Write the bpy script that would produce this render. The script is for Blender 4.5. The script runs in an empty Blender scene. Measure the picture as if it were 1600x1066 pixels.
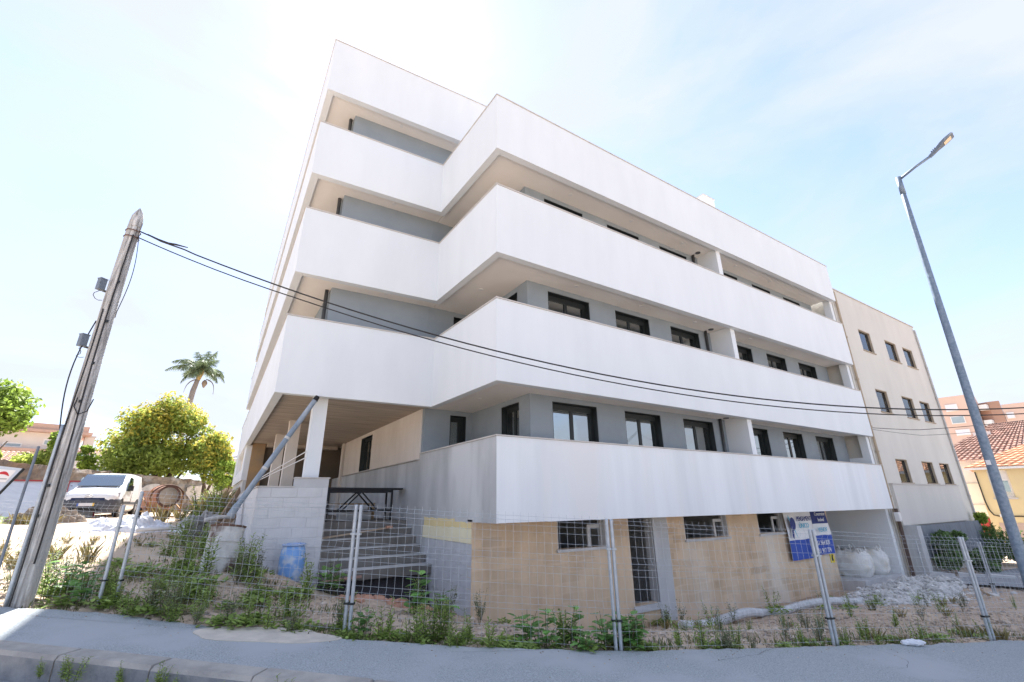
import bpy, bmesh, math, random
import numpy as np
from mathutils import Vector, Matrix, noise as mnoise
R = math.radians
random.seed(11)
scene = bpy.context.scene
col = scene.collection

# ---------------------------------------------------------------- camera
cam_data = bpy.data.cameras.new('camera')
cam = bpy.data.objects.new('camera', cam_data)
col.objects.link(cam)
cam_data.sensor_width = 36.0
cam_data.lens = 15.914
cam_data.clip_start = 0.05
cam_data.clip_end = 3000
yaw, pitch, roll = R(57.303), R(19.690), R(0.630)
fwd = Vector((math.cos(yaw)*math.cos(pitch), math.sin(yaw)*math.cos(pitch), math.sin(pitch)))
rgt = Vector((math.sin(yaw), -math.cos(yaw), 0))
dwn = fwd.cross(rgt)
rgt2 = rgt*math.cos(roll) + dwn*math.sin(roll)
dwn2 = -rgt*math.sin(roll) + dwn*math.cos(roll)
cam.matrix_world = Matrix(((rgt2.x, -dwn2.x, -fwd.x, 0), (rgt2.y, -dwn2.y, -fwd.y, 0), (rgt2.z, -dwn2.z, -fwd.z, 1.6), (0, 0, 0, 1)))
scene.camera = cam

# ---------------------------------------------------------------- sky, sun, exposure
SUN_AZ, SUN_EL = 78.0, 50.0
world = bpy.data.worlds.new('World')
scene.world = world
world.use_nodes = True
wn, wl = world.node_tree.nodes, world.node_tree.links
wn.clear()
sky = wn.new('ShaderNodeTexSky')
sky.sky_type = 'NISHITA'
sky.sun_disc = False
sky.sun_elevation = R(SUN_EL)
sky.sun_rotation = R(90.0 - SUN_AZ)
sky.air_density = 1.0
sky.dust_density = 0.35
sky.ozone_density = 2.0
tc = wn.new('ShaderNodeTexCoord')
mp = wn.new('ShaderNodeMapping')
mp.inputs['Scale'].default_value = (1.0, 1.0, 2.6)
nz = wn.new('ShaderNodeTexNoise')
nz.inputs['Scale'].default_value = 1.7
nz.inputs['Detail'].default_value = 7
nz.inputs['Roughness'].default_value = 0.58
nz.inputs['Distortion'].default_value = 0.5
rp = wn.new('ShaderNodeValToRGB')
rp.color_ramp.elements[0].position = 0.36
rp.color_ramp.elements[0].color = (0.36, 0.36, 0.36, 1)
rp.color_ramp.elements[1].position = 0.66
rp.color_ramp.elements[1].color = (0.97, 0.97, 0.97, 1)
mx = wn.new('ShaderNodeMixRGB')
mx.inputs['Color2'].default_value = (1.40, 1.50, 1.75, 1)      # thin high cloud, lit by the sun
bg = wn.new('ShaderNodeBackground')
bg.inputs['Strength'].default_value = 0.135
wo = wn.new('ShaderNodeOutputWorld')
wl.new(tc.outputs['Generated'], mp.inputs['Vector'])
wl.new(mp.outputs['Vector'], nz.inputs['Vector'])
wl.new(nz.outputs['Fac'], rp.inputs['Fac'])
wl.new(rp.outputs['Color'], mx.inputs['Fac'])
dim = wn.new('ShaderNodeMixRGB')                              # clear sky seen through high haze
dim.blend_type = 'MULTIPLY'
dim.inputs['Fac'].default_value = 1.0
dim.inputs['Color2'].default_value = (0.51, 0.525, 0.61, 1)
wl.new(sky.outputs['Color'], dim.inputs['Color1'])
wl.new(dim.outputs['Color'], mx.inputs['Color1'])
wl.new(mx.outputs['Color'], bg.inputs['Color'])
wl.new(bg.outputs['Background'], wo.inputs['Surface'])

sun_data = bpy.data.lights.new('sun', 'SUN')
sun_data.energy = 3.6
sun_data.angle = R(0.6)
sun_data.color = (1.0, 0.97, 0.93)
sun = bpy.data.objects.new('sun', sun_data)
col.objects.link(sun)
sun_dir = Vector((math.cos(R(SUN_EL))*math.cos(R(SUN_AZ)), math.cos(R(SUN_EL))*math.sin(R(SUN_AZ)), math.sin(R(SUN_EL))))
sun.rotation_euler = sun_dir.to_track_quat('Z', 'Y').to_euler()
sun.location = (0, 0, 40)

vs = scene.view_settings
vs.view_transform = 'Standard'
vs.look = 'None'
vs.exposure = 2.22
vs.gamma = 1.0
vs.use_curve_mapping = False
scene.cycles.max_bounces = 8
scene.cycles.diffuse_bounces = 5
scene.cycles.glossy_bounces = 4
scene.cycles.transparent_max_bounces = 16

# ---------------------------------------------------------------- materials
MATS = {}
def mat(name, c1, c2=None, scale=4.0, rough=0.8, bump=0.0, bscale=40.0, metal=0.0, spec=0.3, stretch=None,
        lo=0.35, hi=0.65, c3=None, s3=0.8, island=0.0, trans=0.0, coat=0.0):
    """procedural principled material: two-colour noise, optional third colour in large soft patches, fine bump"""
    m = bpy.data.materials.new(name)
    m.use_nodes = True
    n, l = m.node_tree.nodes, m.node_tree.links
    b = n['Principled BSDF']
    b.inputs['Roughness'].default_value = rough
    b.inputs['Metallic'].default_value = metal
    b.inputs['Specular IOR Level'].default_value = spec
    if coat:
        b.inputs['Coat Weight'].default_value = coat
        b.inputs['Coat Roughness'].default_value = 0.05
    t = n.new('ShaderNodeTexCoord')
    vec = t.outputs['Object']
    if stretch:
        mpn = n.new('ShaderNodeMapping')
        mpn.inputs['Scale'].default_value = stretch
        l.new(vec, mpn.inputs['Vector'])
        vec2 = mpn.outputs['Vector']
    else:
        vec2 = vec
    if c2 is None:
        c2 = tuple(min(1, c*0.9) for c in c1)
    nn = n.new('ShaderNodeTexNoise')
    nn.inputs['Scale'].default_value = scale
    nn.inputs['Detail'].default_value = 6
    nn.inputs['Roughness'].default_value = 0.6
    l.new(vec2, nn.inputs['Vector'])
    r = n.new('ShaderNodeValToRGB')
    r.color_ramp.elements[0].position = lo
    r.color_ramp.elements[0].color = (*c1, 1)
    r.color_ramp.elements[1].position = hi
    r.color_ramp.elements[1].color = (*c2, 1)
    l.new(nn.outputs['Fac'], r.inputs['Fac'])
    out = r.outputs['Color']
    if c3 is not None:
        n3 = n.new('ShaderNodeTexNoise')
        n3.inputs['Scale'].default_value = s3
        n3.inputs['Detail'].default_value = 4
        l.new(vec2, n3.inputs['Vector'])
        r3 = n.new('ShaderNodeValToRGB')
        r3.color_ramp.elements[0].position = 0.50
        r3.color_ramp.elements[0].color = (0, 0, 0, 1)
        r3.color_ramp.elements[1].position = 0.64
        r3.color_ramp.elements[1].color = (1, 1, 1, 1)
        l.new(n3.outputs['Fac'], r3.inputs['Fac'])
        mxn = n.new('ShaderNodeMixRGB')
        mxn.inputs['Color2'].default_value = (*c3, 1)
        l.new(r3.outputs['Color'], mxn.inputs['Fac'])
        l.new(out, mxn.inputs['Color1'])
        out = mxn.outputs['Color']
    if island:
        g = n.new('ShaderNodeNewGeometry')
        hs = n.new('ShaderNodeHueSaturation')
        ma = n.new('ShaderNodeMapRange')
        ma.inputs['To Min'].default_value = 1 - island
        ma.inputs['To Max'].default_value = 1 + island
        l.new(g.outputs['Random Per Island'], ma.inputs['Value'])
        l.new(ma.outputs['Result'], hs.inputs['Value'])
        l.new(out, hs.inputs['Color'])
        out = hs.outputs['Color']
    l.new(out, b.inputs['Base Color'])
    if bump:
        bn = n.new('ShaderNodeTexNoise')
        bn.inputs['Scale'].default_value = bscale
        bn.inputs['Detail'].default_value = 5
        l.new(vec, bn.inputs['Vector'])
        bp = n.new('ShaderNodeBump')
        bp.inputs['Strength'].default_value = bump
        bp.inputs['Distance'].default_value = 0.02
        l.new(bn.outputs['Fac'], bp.inputs['Height'])
        l.new(bp.outputs['Normal'], b.inputs['Normal'])
    if trans:
        tr = n.new('ShaderNodeBsdfTranslucent')
        l.new(out, tr.inputs['Color'])
        ms = n.new('ShaderNodeMixShader')
        ms.inputs['Fac'].default_value = trans
        l.new(b.outputs['BSDF'], ms.inputs[1])
        l.new(tr.outputs['BSDF'], ms.inputs[2])
        l.new(ms.outputs['Shader'], n['Material Output'].inputs['Surface'])
    MATS[name] = m
    return m

white = mat('white_stucco', (0.735, 0.765, 0.785), (0.695, 0.725, 0.745), 1.3, 0.9, 0.12, 220, spec=0.15, stretch=(1, 1, 0.25))
white_raw = mat('white_stucco_unpainted', (0.80, 0.825, 0.84), (0.71, 0.735, 0.75), 1.1, 0.9, 0.12, 160, spec=0.15, stretch=(1.4, 1.4, 0.16), c3=(0.77, 0.765, 0.76), s3=0.5)
soffit_m = mat('soffit_paint', (0.84, 0.79, 0.73), (0.80, 0.75, 0.69), 1.0, 0.9, 0.06, 120, spec=0.15)
soffit_raw = mat('soffit_board_formed_concrete', (0.54, 0.46, 0.38), (0.36, 0.305, 0.25), 3.0, 0.9, 0.2, 60, spec=0.15, stretch=(0.25, 3.0, 1))
plaster = mat('plaster_wall', (0.72, 0.66, 0.60), (0.62, 0.56, 0.50), 1.2, 0.9, 0.1, 90, spec=0.15, stretch=(1, 1, 0.4))
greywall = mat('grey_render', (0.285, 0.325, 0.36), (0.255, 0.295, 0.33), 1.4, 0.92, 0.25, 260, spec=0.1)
concrete = mat('raw_concrete', (0.52, 0.525, 0.525), (0.40, 0.405, 0.405), 1.6, 0.9, 0.2, 70, spec=0.2, stretch=(1, 1, 0.3), c3=(0.58, 0.585, 0.585), s3=0.9)
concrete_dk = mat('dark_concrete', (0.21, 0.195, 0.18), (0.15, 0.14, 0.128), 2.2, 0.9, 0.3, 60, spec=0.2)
concrete_lt = mat('light_concrete', (0.58, 0.58, 0.58), (0.47, 0.475, 0.48), 1.6, 0.9, 0.2, 80, spec=0.2, stretch=(1, 1, 0.35))
block_m = mat('cement_block', (0.58, 0.585, 0.60), (0.49, 0.495, 0.51), 2.4, 0.92, 0.3, 90, spec=0.15, island=0.05)
block_w = mat('painted_block', (0.64, 0.64, 0.65), (0.56, 0.56, 0.57), 2.0, 0.92, 0.22, 90, spec=0.15)
tanwall = mat('tan_bonding_coat', (0.74, 0.57, 0.40), (0.57, 0.44, 0.31), 2.2, 0.92, 0.25, 90, spec=0.12, stretch=(1, 1, 0.35), c3=(0.72, 0.63, 0.52), s3=0.5, lo=0.3, hi=0.7)
def add_courses(m):
    """stains that follow the block courses under the thin bonding coat"""
    n, l = m.node_tree.nodes, m.node_tree.links
    b = n['Principled BSDF']; src = b.inputs['Base Color'].links[0].from_socket
    t = n.new('ShaderNodeTexCoord'); sp = n.new('ShaderNodeSeparateXYZ'); cb = n.new('ShaderNodeCombineXYZ')
    l.new(t.outputs['Object'], sp.inputs['Vector']); l.new(sp.outputs['X'], cb.inputs['X']); l.new(sp.outputs['Z'], cb.inputs['Y'])
    wp_ = n.new('ShaderNodeTexNoise'); wp_.inputs['Scale'].default_value = 3.0; wp_.inputs['Detail'].default_value = 5; l.new(t.outputs['Object'], wp_.inputs['Vector'])
    va = n.new('ShaderNodeVectorMath'); va.operation = 'SCALE'; va.inputs['Scale'].default_value = 0.10; l.new(wp_.outputs['Color'], va.inputs[0])
    vb = n.new('ShaderNodeVectorMath'); vb.operation = 'ADD'; l.new(cb.outputs['Vector'], vb.inputs[0]); l.new(va.outputs['Vector'], vb.inputs[1])
    br = n.new('ShaderNodeTexBrick'); br.inputs['Scale'].default_value = 1.0; br.inputs['Brick Width'].default_value = 0.5; br.inputs['Row Height'].default_value = 0.2
    br.inputs['Mortar Size'].default_value = 0.03; br.inputs['Mortar Smooth'].default_value = 1.0
    br.inputs['Color1'].default_value = (0.66, 0.61, 0.57, 1); br.inputs['Color2'].default_value = (1.0, 0.98, 0.96, 1); br.inputs['Mortar'].default_value = (0.92, 0.92, 0.93, 1)
    l.new(vb.outputs['Vector'], br.inputs['Vector'])
    ar = n.new('ShaderNodeTexNoise'); ar.inputs['Scale'].default_value = 0.55; ar.inputs['Detail'].default_value = 5; l.new(t.outputs['Object'], ar.inputs['Vector'])
    rr = n.new('ShaderNodeMapRange'); rr.inputs['From Min'].default_value = 0.40; rr.inputs['From Max'].default_value = 0.62; rr.inputs['To Max'].default_value = 0.7; l.new(ar.outputs['Fac'], rr.inputs['Value'])
    mm = n.new('ShaderNodeMixRGB'); mm.blend_type = 'MULTIPLY'; l.new(rr.outputs['Result'], mm.inputs['Fac']); l.new(src, mm.inputs['Color1']); l.new(br.outputs['Color'], mm.inputs['Color2'])
    l.new(mm.outputs['Color'], b.inputs['Base Color'])
add_courses(tanwall)
kerb_face = mat('dirty_kerb_face', (0.20, 0.21, 0.225), (0.30, 0.305, 0.31), 6, 0.9, 0.4, 60, spec=0.2)
rustwall = mat('stained_wall', (0.42, 0.27, 0.14), (0.30, 0.23, 0.16), 1.6, 0.92, 0.2, 60, spec=0.12)
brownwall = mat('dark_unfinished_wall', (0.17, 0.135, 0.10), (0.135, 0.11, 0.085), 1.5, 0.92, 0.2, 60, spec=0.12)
insul_m = mat('insulation_board', (0.80, 0.66, 0.36), (0.74, 0.60, 0.32), 2.0, 0.9, 0.1, 60, spec=0.1)
insul_l = mat('insulation_board_pale', (0.82, 0.76, 0.55), (0.78, 0.71, 0.50), 2.0, 0.9, 0.1, 60, spec=0.1)
coping_m = mat('coping_stone', (0.58, 0.54, 0.50), (0.50, 0.47, 0.44), 3.0, 0.7, 0.05, 60)
frame_m = mat('dark_aluminium', (0.018, 0.024, 0.026), (0.024, 0.03, 0.032), 3, 0.45, metal=0.2, spec=0.4)
pipe_m = mat('zinc_pipe', (0.12, 0.125, 0.13), (0.09, 0.095, 0.10), 6, 0.5, metal=0.5)
steel = mat('galvanised_steel', (0.46, 0.50, 0.54), (0.36, 0.40, 0.44), 14, 0.48, metal=0.55, spec=0.5)
lamp_m = mat('galvanised_lamp_post', (0.22, 0.27, 0.33), (0.15, 0.20, 0.26), 22, 0.55, metal=0.5, spec=0.4, lo=0.4, hi=0.6)
wire_m = mat('fence_wire', (0.52, 0.55, 0.58), (0.44, 0.47, 0.50), 10, 0.45, metal=0.4, spec=0.5)
asphalt = mat('asphalt', (0.24, 0.26, 0.265), (0.50, 0.535, 0.545), 70.0, 0.9, 0.6, 160, spec=0.25, lo=0.32, hi=0.68, c3=(0.43, 0.45, 0.46), s3=0.9)
road_m = mat('road_asphalt', (0.33, 0.345, 0.365), (0.27, 0.285, 0.305), 2.0, 0.9, 0.7, 190, spec=0.25)
kerb_m = mat('kerb_stone', (0.44, 0.41, 0.37), (0.30, 0.285, 0.265), 3, 0.9, 0.4, 60, spec=0.2)
dirt = mat('dirt', (0.60, 0.47, 0.36), (0.31, 0.24, 0.185), 7.0, 0.95, 0.9, 26, spec=0.1, c3=(0.55, 0.44, 0.33), s3=0.5, lo=0.25, hi=0.75)
gravel_m = mat('loose_stones', (0.50, 0.42, 0.34), (0.32, 0.26, 0.21), 4, 0.95, 0.4, 40, spec=0.1, island=0.45)
rubble_m = mat('grey_rubble', (0.60, 0.585, 0.56), (0.44, 0.43, 0.41), 3, 0.95, 0.6, 20, spec=0.1, island=0.35)
brick_m = mat('broken_clay_brick', (0.52, 0.29, 0.20), (0.42, 0.24, 0.17), 6, 0.9, 0.3, 60, island=0.3)
pale_patch_m = mat('pale_patch', (0.62, 0.56, 0.47), (0.50, 0.46, 0.40), 5, 0.95, 0.3, 60, spec=0.1)
wood_m = mat('weathered_pole_wood', (0.64, 0.635, 0.62), (0.22, 0.21, 0.20), 5.0, 0.9, 1.0, 30, spec=0.15, stretch=(6, 6, 0.35), lo=0.36, hi=0.62, c3=(0.40, 0.39, 0.375), s3=1.5)
wood_end = mat('pole_top_wood', (0.13, 0.09, 0.075), (0.09, 0.065, 0.055), 5.0, 0.9, 0.6, 30, stretch=(6, 6, 0.5))
board_m = mat('scaffold_plank', (0.42, 0.30, 0.19), (0.30, 0.21, 0.13), 3, 0.85, 0.3, 40, stretch=(0.4, 5, 5))
black_m = mat('black_rubber', (0.012, 0.012, 0.013), (0.018, 0.018, 0.02), 5, 0.6)
cable_m = mat('cable_sheath', (0.022, 0.021, 0.022), (0.03, 0.029, 0.03), 5, 0.6)
boxgrey = mat('grey_plastic_box', (0.16, 0.19, 0.23), (0.13, 0.155, 0.19), 8, 0.55)
pvc_m = mat('grey_pvc', (0.26, 0.31, 0.37), (0.20, 0.245, 0.30), 3, 0.5, 0.05, 30, stretch=(1, 1, 0.5), c3=(0.42, 0.45, 0.48), s3=2.0)
pvc_l = mat('pale_pvc', (0.60, 0.58, 0.55), (0.48, 0.46, 0.44), 3, 0.6)
bluepl = mat('blue_plastic', (0.17, 0.35, 0.72), (0.24, 0.43, 0.74), 4, 0.5, 0.05, 20, c3=(0.50, 0.58, 0.70), s3=5.0)
drum_m = mat('dirty_white_drum', (0.62, 0.62, 0.60), (0.46, 0.45, 0.44), 4, 0.7, 0.2, 30, c3=(0.13, 0.085, 0.07), s3=2.6)
rust_m = mat('rusty_steel', (0.16, 0.085, 0.06), (0.10, 0.06, 0.045), 6, 0.85, 0.3, 40)
orange_m = mat('faded_orange_paint', (0.46, 0.22, 0.14), (0.36, 0.19, 0.13), 4, 0.7, 0.1, 30, c3=(0.36, 0.24, 0.17), s3=2.4)
cementy = mat('cement_crusted_steel', (0.46, 0.38, 0.29), (0.34, 0.28, 0.22), 5, 0.9, 0.5, 20)
sheet_m = mat('white_plastic_sheet', (0.72, 0.73, 0.76), (0.62, 0.63, 0.67), 3, 0.55, 0.2, 14)
bag_m = mat('woven_bag_fabric', (0.72, 0.71, 0.68), (0.62, 0.61, 0.58), 4, 0.8, 0.5, 9, c3=(0.60, 0.55, 0.45), s3=1.5)
hose_m = mat('corrugated_hose', (0.62, 0.62, 0.62), (0.46, 0.46, 0.46), 6, 0.7, 0.2, 40)
trestle_m = mat('dark_trestle_paint', (0.018, 0.02, 0.024), (0.03, 0.03, 0.032), 6, 0.6)
net_m = mat('dark_debris_net', (0.055, 0.05, 0.055), (0.035, 0.032, 0.036), 60, 0.8, 0.6, 60, lo=0.45, hi=0.55)
grey_lump = mat('hardened_mortar', (0.22, 0.22, 0.215), (0.15, 0.15, 0.145), 5, 0.95, 0.6, 20)
cream = mat('cream_render', (0.655, 0.63, 0.575), (0.60, 0.575, 0.525), 0.9, 0.92, 0.25, 160, spec=0.12, stretch=(1, 1, 0.3))
cream_p = mat('cream_panel', (0.615, 0.595, 0.555), (0.57, 0.55, 0.515), 0.9, 0.92, 0.15, 160, spec=0.12, stretch=(1, 1, 0.2))
reveal_m = mat('window_reveal_stone', (0.42, 0.34, 0.25), (0.36, 0.29, 0.21), 3, 0.8)
brownfr = mat('brown_window_frame', (0.045, 0.035, 0.032), (0.06, 0.045, 0.04), 3, 0.5)
curtain = mat('net_curtain', (0.80, 0.82, 0.85), (0.66, 0.69, 0.74), 2.0, 0.9, stretch=(6, 6, 0.5))
louver = mat('grey_sheet_metal', (0.21, 0.23, 0.26), (0.16, 0.18, 0.205), 3, 0.6, metal=0.2, stretch=(5, 5, 0.3))
yellow_m = mat('yellow_house_paint', (0.74, 0.60, 0.34), (0.69, 0.55, 0.31), 1.0, 0.92, 0.1, 60, spec=0.1)
peach_m = mat('peach_tower_render', (0.70, 0.52, 0.42), (0.66, 0.49, 0.40), 0.3, 0.92, spec=0.1)
peach_d = mat('peach_tower_side', (0.45, 0.28, 0.21), (0.41, 0.26, 0.19), 0.3, 0.92, spec=0.1)
tile_o = mat('orange_roof_tile', (0.60, 0.34, 0.21), (0.50, 0.28, 0.18), 2.0, 0.85, 0.2, 12, island=0.25)
tile_d = mat('old_roof_tile', (0.33, 0.20, 0.16), (0.25, 0.16, 0.13), 2.0, 0.9, 0.2, 12, island=0.3)
tile_p = mat('pale_roof_tile', (0.55, 0.36, 0.28), (0.46, 0.31, 0.25), 2.0, 0.9, 0.2, 12, island=0.2)
housew = mat('pale_house_wall', (0.72, 0.66, 0.60), (0.66, 0.60, 0.55), 0.6, 0.9, spec=0.1)
offwhite = mat('off_white_paint', (0.78, 0.76, 0.74), (0.72, 0.70, 0.68), 1.0, 0.85, spec=0.2)
redband = mat('dark_red_paint', (0.36, 0.05, 0.06), (0.30, 0.05, 0.06), 2, 0.8)
greyroof = mat('grey_roof_sheet', (0.30, 0.28, 0.30), (0.25, 0.235, 0.25), 2, 0.8)
stonew = mat('old_stone_wall', (0.30, 0.235, 0.18), (0.17, 0.135, 0.11), 3.0, 0.95, 0.8, 10, c3=(0.44, 0.41, 0.38), s3=0.7)
vanwhite = mat('van_white_paint', (0.80, 0.80, 0.80), (0.78, 0.78, 0.78), 2, 0.25, spec=0.5, coat=0.5)
vangrey = mat('van_grey_plastic', (0.085, 0.092, 0.11), (0.07, 0.076, 0.09), 5, 0.6)
vanlamp = mat('headlamp_lens', (0.55, 0.56, 0.58), (0.40, 0.41, 0.43), 6, 0.15, spec=0.6)
rim_m = mat('steel_rim', (0.45, 0.44, 0.44), (0.36, 0.35, 0.35), 5, 0.45, metal=0.4)
plate_m = mat('plate_white', (0.70, 0.70, 0.70), (0.66, 0.66, 0.66), 4, 0.5)
plate_y = mat('plate_yellow', (0.75, 0.48, 0.04), (0.70, 0.44, 0.04), 4, 0.5)
plate_b = mat('plate_blue', (0.05, 0.12, 0.45), (0.05, 0.11, 0.42), 4, 0.5)
ban_w = mat('banner_white_print', (0.80, 0.80, 0.80), (0.76, 0.76, 0.76), 2, 0.6)
ban_b = mat('banner_blue_print', (0.035, 0.09, 0.42), (0.03, 0.08, 0.38), 2, 0.6)
ban_n = mat('banner_navy_print', (0.03, 0.05, 0.20), (0.028, 0.045, 0.18), 2, 0.6)
ban_c = mat('banner_cyan_print', (0.08, 0.45, 0.62), (0.08, 0.42, 0.60), 2, 0.6)
sign_y = mat('yellow_label', (0.75, 0.60, 0.04), (0.70, 0.55, 0.04), 3, 0.6)
hoard_m = mat('pale_hoarding_sheet', (0.60, 0.66, 0.74), (0.52, 0.58, 0.66), 2.0, 0.6, stretch=(1, 8, 1))
led_m = mat('led_lens', (0.78, 0.62, 0.42), (0.70, 0.56, 0.38), 30, 0.3)
bark_m = mat('tree_bark', (0.17, 0.12, 0.085), (0.11, 0.08, 0.06), 8, 0.9, 0.6, 20)
palmtr = mat('palm_trunk', (0.26, 0.225, 0.205), (0.19, 0.165, 0.15), 6, 0.9, 0.5, 14, stretch=(1, 1, 3))
leaf_a = mat('round_tree_leaf', (0.36, 0.42, 0.09), (0.25, 0.33, 0.07), 0.5, 0.6, island=0.5, trans=0.55)
leaf_y = mat('yellow_blossom', (0.55, 0.46, 0.08), (0.46, 0.41, 0.07), 1.0, 0.7, island=0.35, trans=0.45)
leaf_b = mat('bright_leaf', (0.32, 0.42, 0.07), (0.22, 0.32, 0.06), 0.6, 0.6, island=0.5, trans=0.5)
leaf_d = mat('dark_shrub_leaf', (0.12, 0.20, 0.06), (0.075, 0.135, 0.04), 1.0, 0.55, island=0.5, trans=0.3)
palm_l = mat('palm_leaflet', (0.22, 0.27, 0.14), (0.16, 0.21, 0.12), 0.6, 0.5, island=0.4, trans=0.35)
palm_o = mat('palm_crownshaft', (0.40, 0.26, 0.10), (0.30, 0.22, 0.09), 2, 0.8)
palm_dry = mat('dry_frond', (0.26, 0.20, 0.15), (0.20, 0.155, 0.12), 2, 0.9)
weed_a = mat('weed_leaf', (0.32, 0.42, 0.11), (0.22, 0.32, 0.08), 3.0, 0.6, island=0.4, trans=0.35)
weed_b = mat('broad_weed_leaf', (0.20, 0.38, 0.10), (0.15, 0.30, 0.08), 3.0, 0.5, island=0.35, trans=0.3)
weed_c = mat('dry_grass', (0.36, 0.30, 0.14), (0.26, 0.23, 0.10), 2.0, 0.8, island=0.4, trans=0.3)
weed_d = mat('grey_green_weed', (0.24, 0.27, 0.16), (0.17, 0.20, 0.11), 3.0, 0.7, island=0.4, trans=0.25)
stem_m = mat('weed_stem', (0.13, 0.12, 0.06), (0.09, 0.085, 0.045), 4, 0.8)

def glass_mat(name, tint, refl, dark):
    """coated window pane: mirror-like share of the sky over a see-through tinted pane"""
    m = bpy.data.materials.new(name)
    m.use_nodes = True
    n, l = m.node_tree.nodes, m.node_tree.links
    n.remove(n['Principled BSDF'])
    g = n.new('ShaderNodeBsdfGlossy'); g.inputs['Roughness'].default_value = 0.02; g.inputs['Color'].default_value = (*tint, 1)
    t = n.new('ShaderNodeBsdfTransparent'); t.inputs['Color'].default_value = (*dark, 1)
    x = n.new('ShaderNodeMixShader')
    f = n.new('ShaderNodeFresnel'); f.inputs['IOR'].default_value = 1.5
    a = n.new('ShaderNodeMath'); a.operation = 'ADD'; a.use_clamp = True; a.inputs[1].default_value = refl
    nt = n.new('ShaderNodeTexNoise'); nt.inputs['Scale'].default_value = 1.2
    tcn = n.new('ShaderNodeTexCoord'); l.new(tcn.outputs['Object'], nt.inputs['Vector'])
    bp = n.new('ShaderNodeBump'); bp.inputs['Strength'].default_value = 0.05; bp.inputs['Distance'].default_value = 0.03
    l.new(nt.outputs['Fac'], bp.inputs['Height']); l.new(bp.outputs['Normal'], g.inputs['Normal'])
    l.new(f.outputs['Fac'], a.inputs[0]); l.new(a.outputs['Value'], x.inputs['Fac'])
    l.new(t.outputs['BSDF'], x.inputs[1]); l.new(g.outputs['BSDF'], x.inputs[2])
    l.new(x.outputs['Shader'], n['Material Output'].inputs['Surface'])
    return m
glass = glass_mat('coated_window_glass', (0.92, 0.96, 0.95), 0.36, (0.42, 0.47, 0.45))
glass_d = glass_mat('plain_window_glass', (0.9, 0.95, 1), 0.03, (0.92, 0.94, 0.96))
glass_v = glass_mat('windscreen_glass', (0.85, 0.95, 1.0), 0.30, (0.35, 0.38, 0.38))

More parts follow.
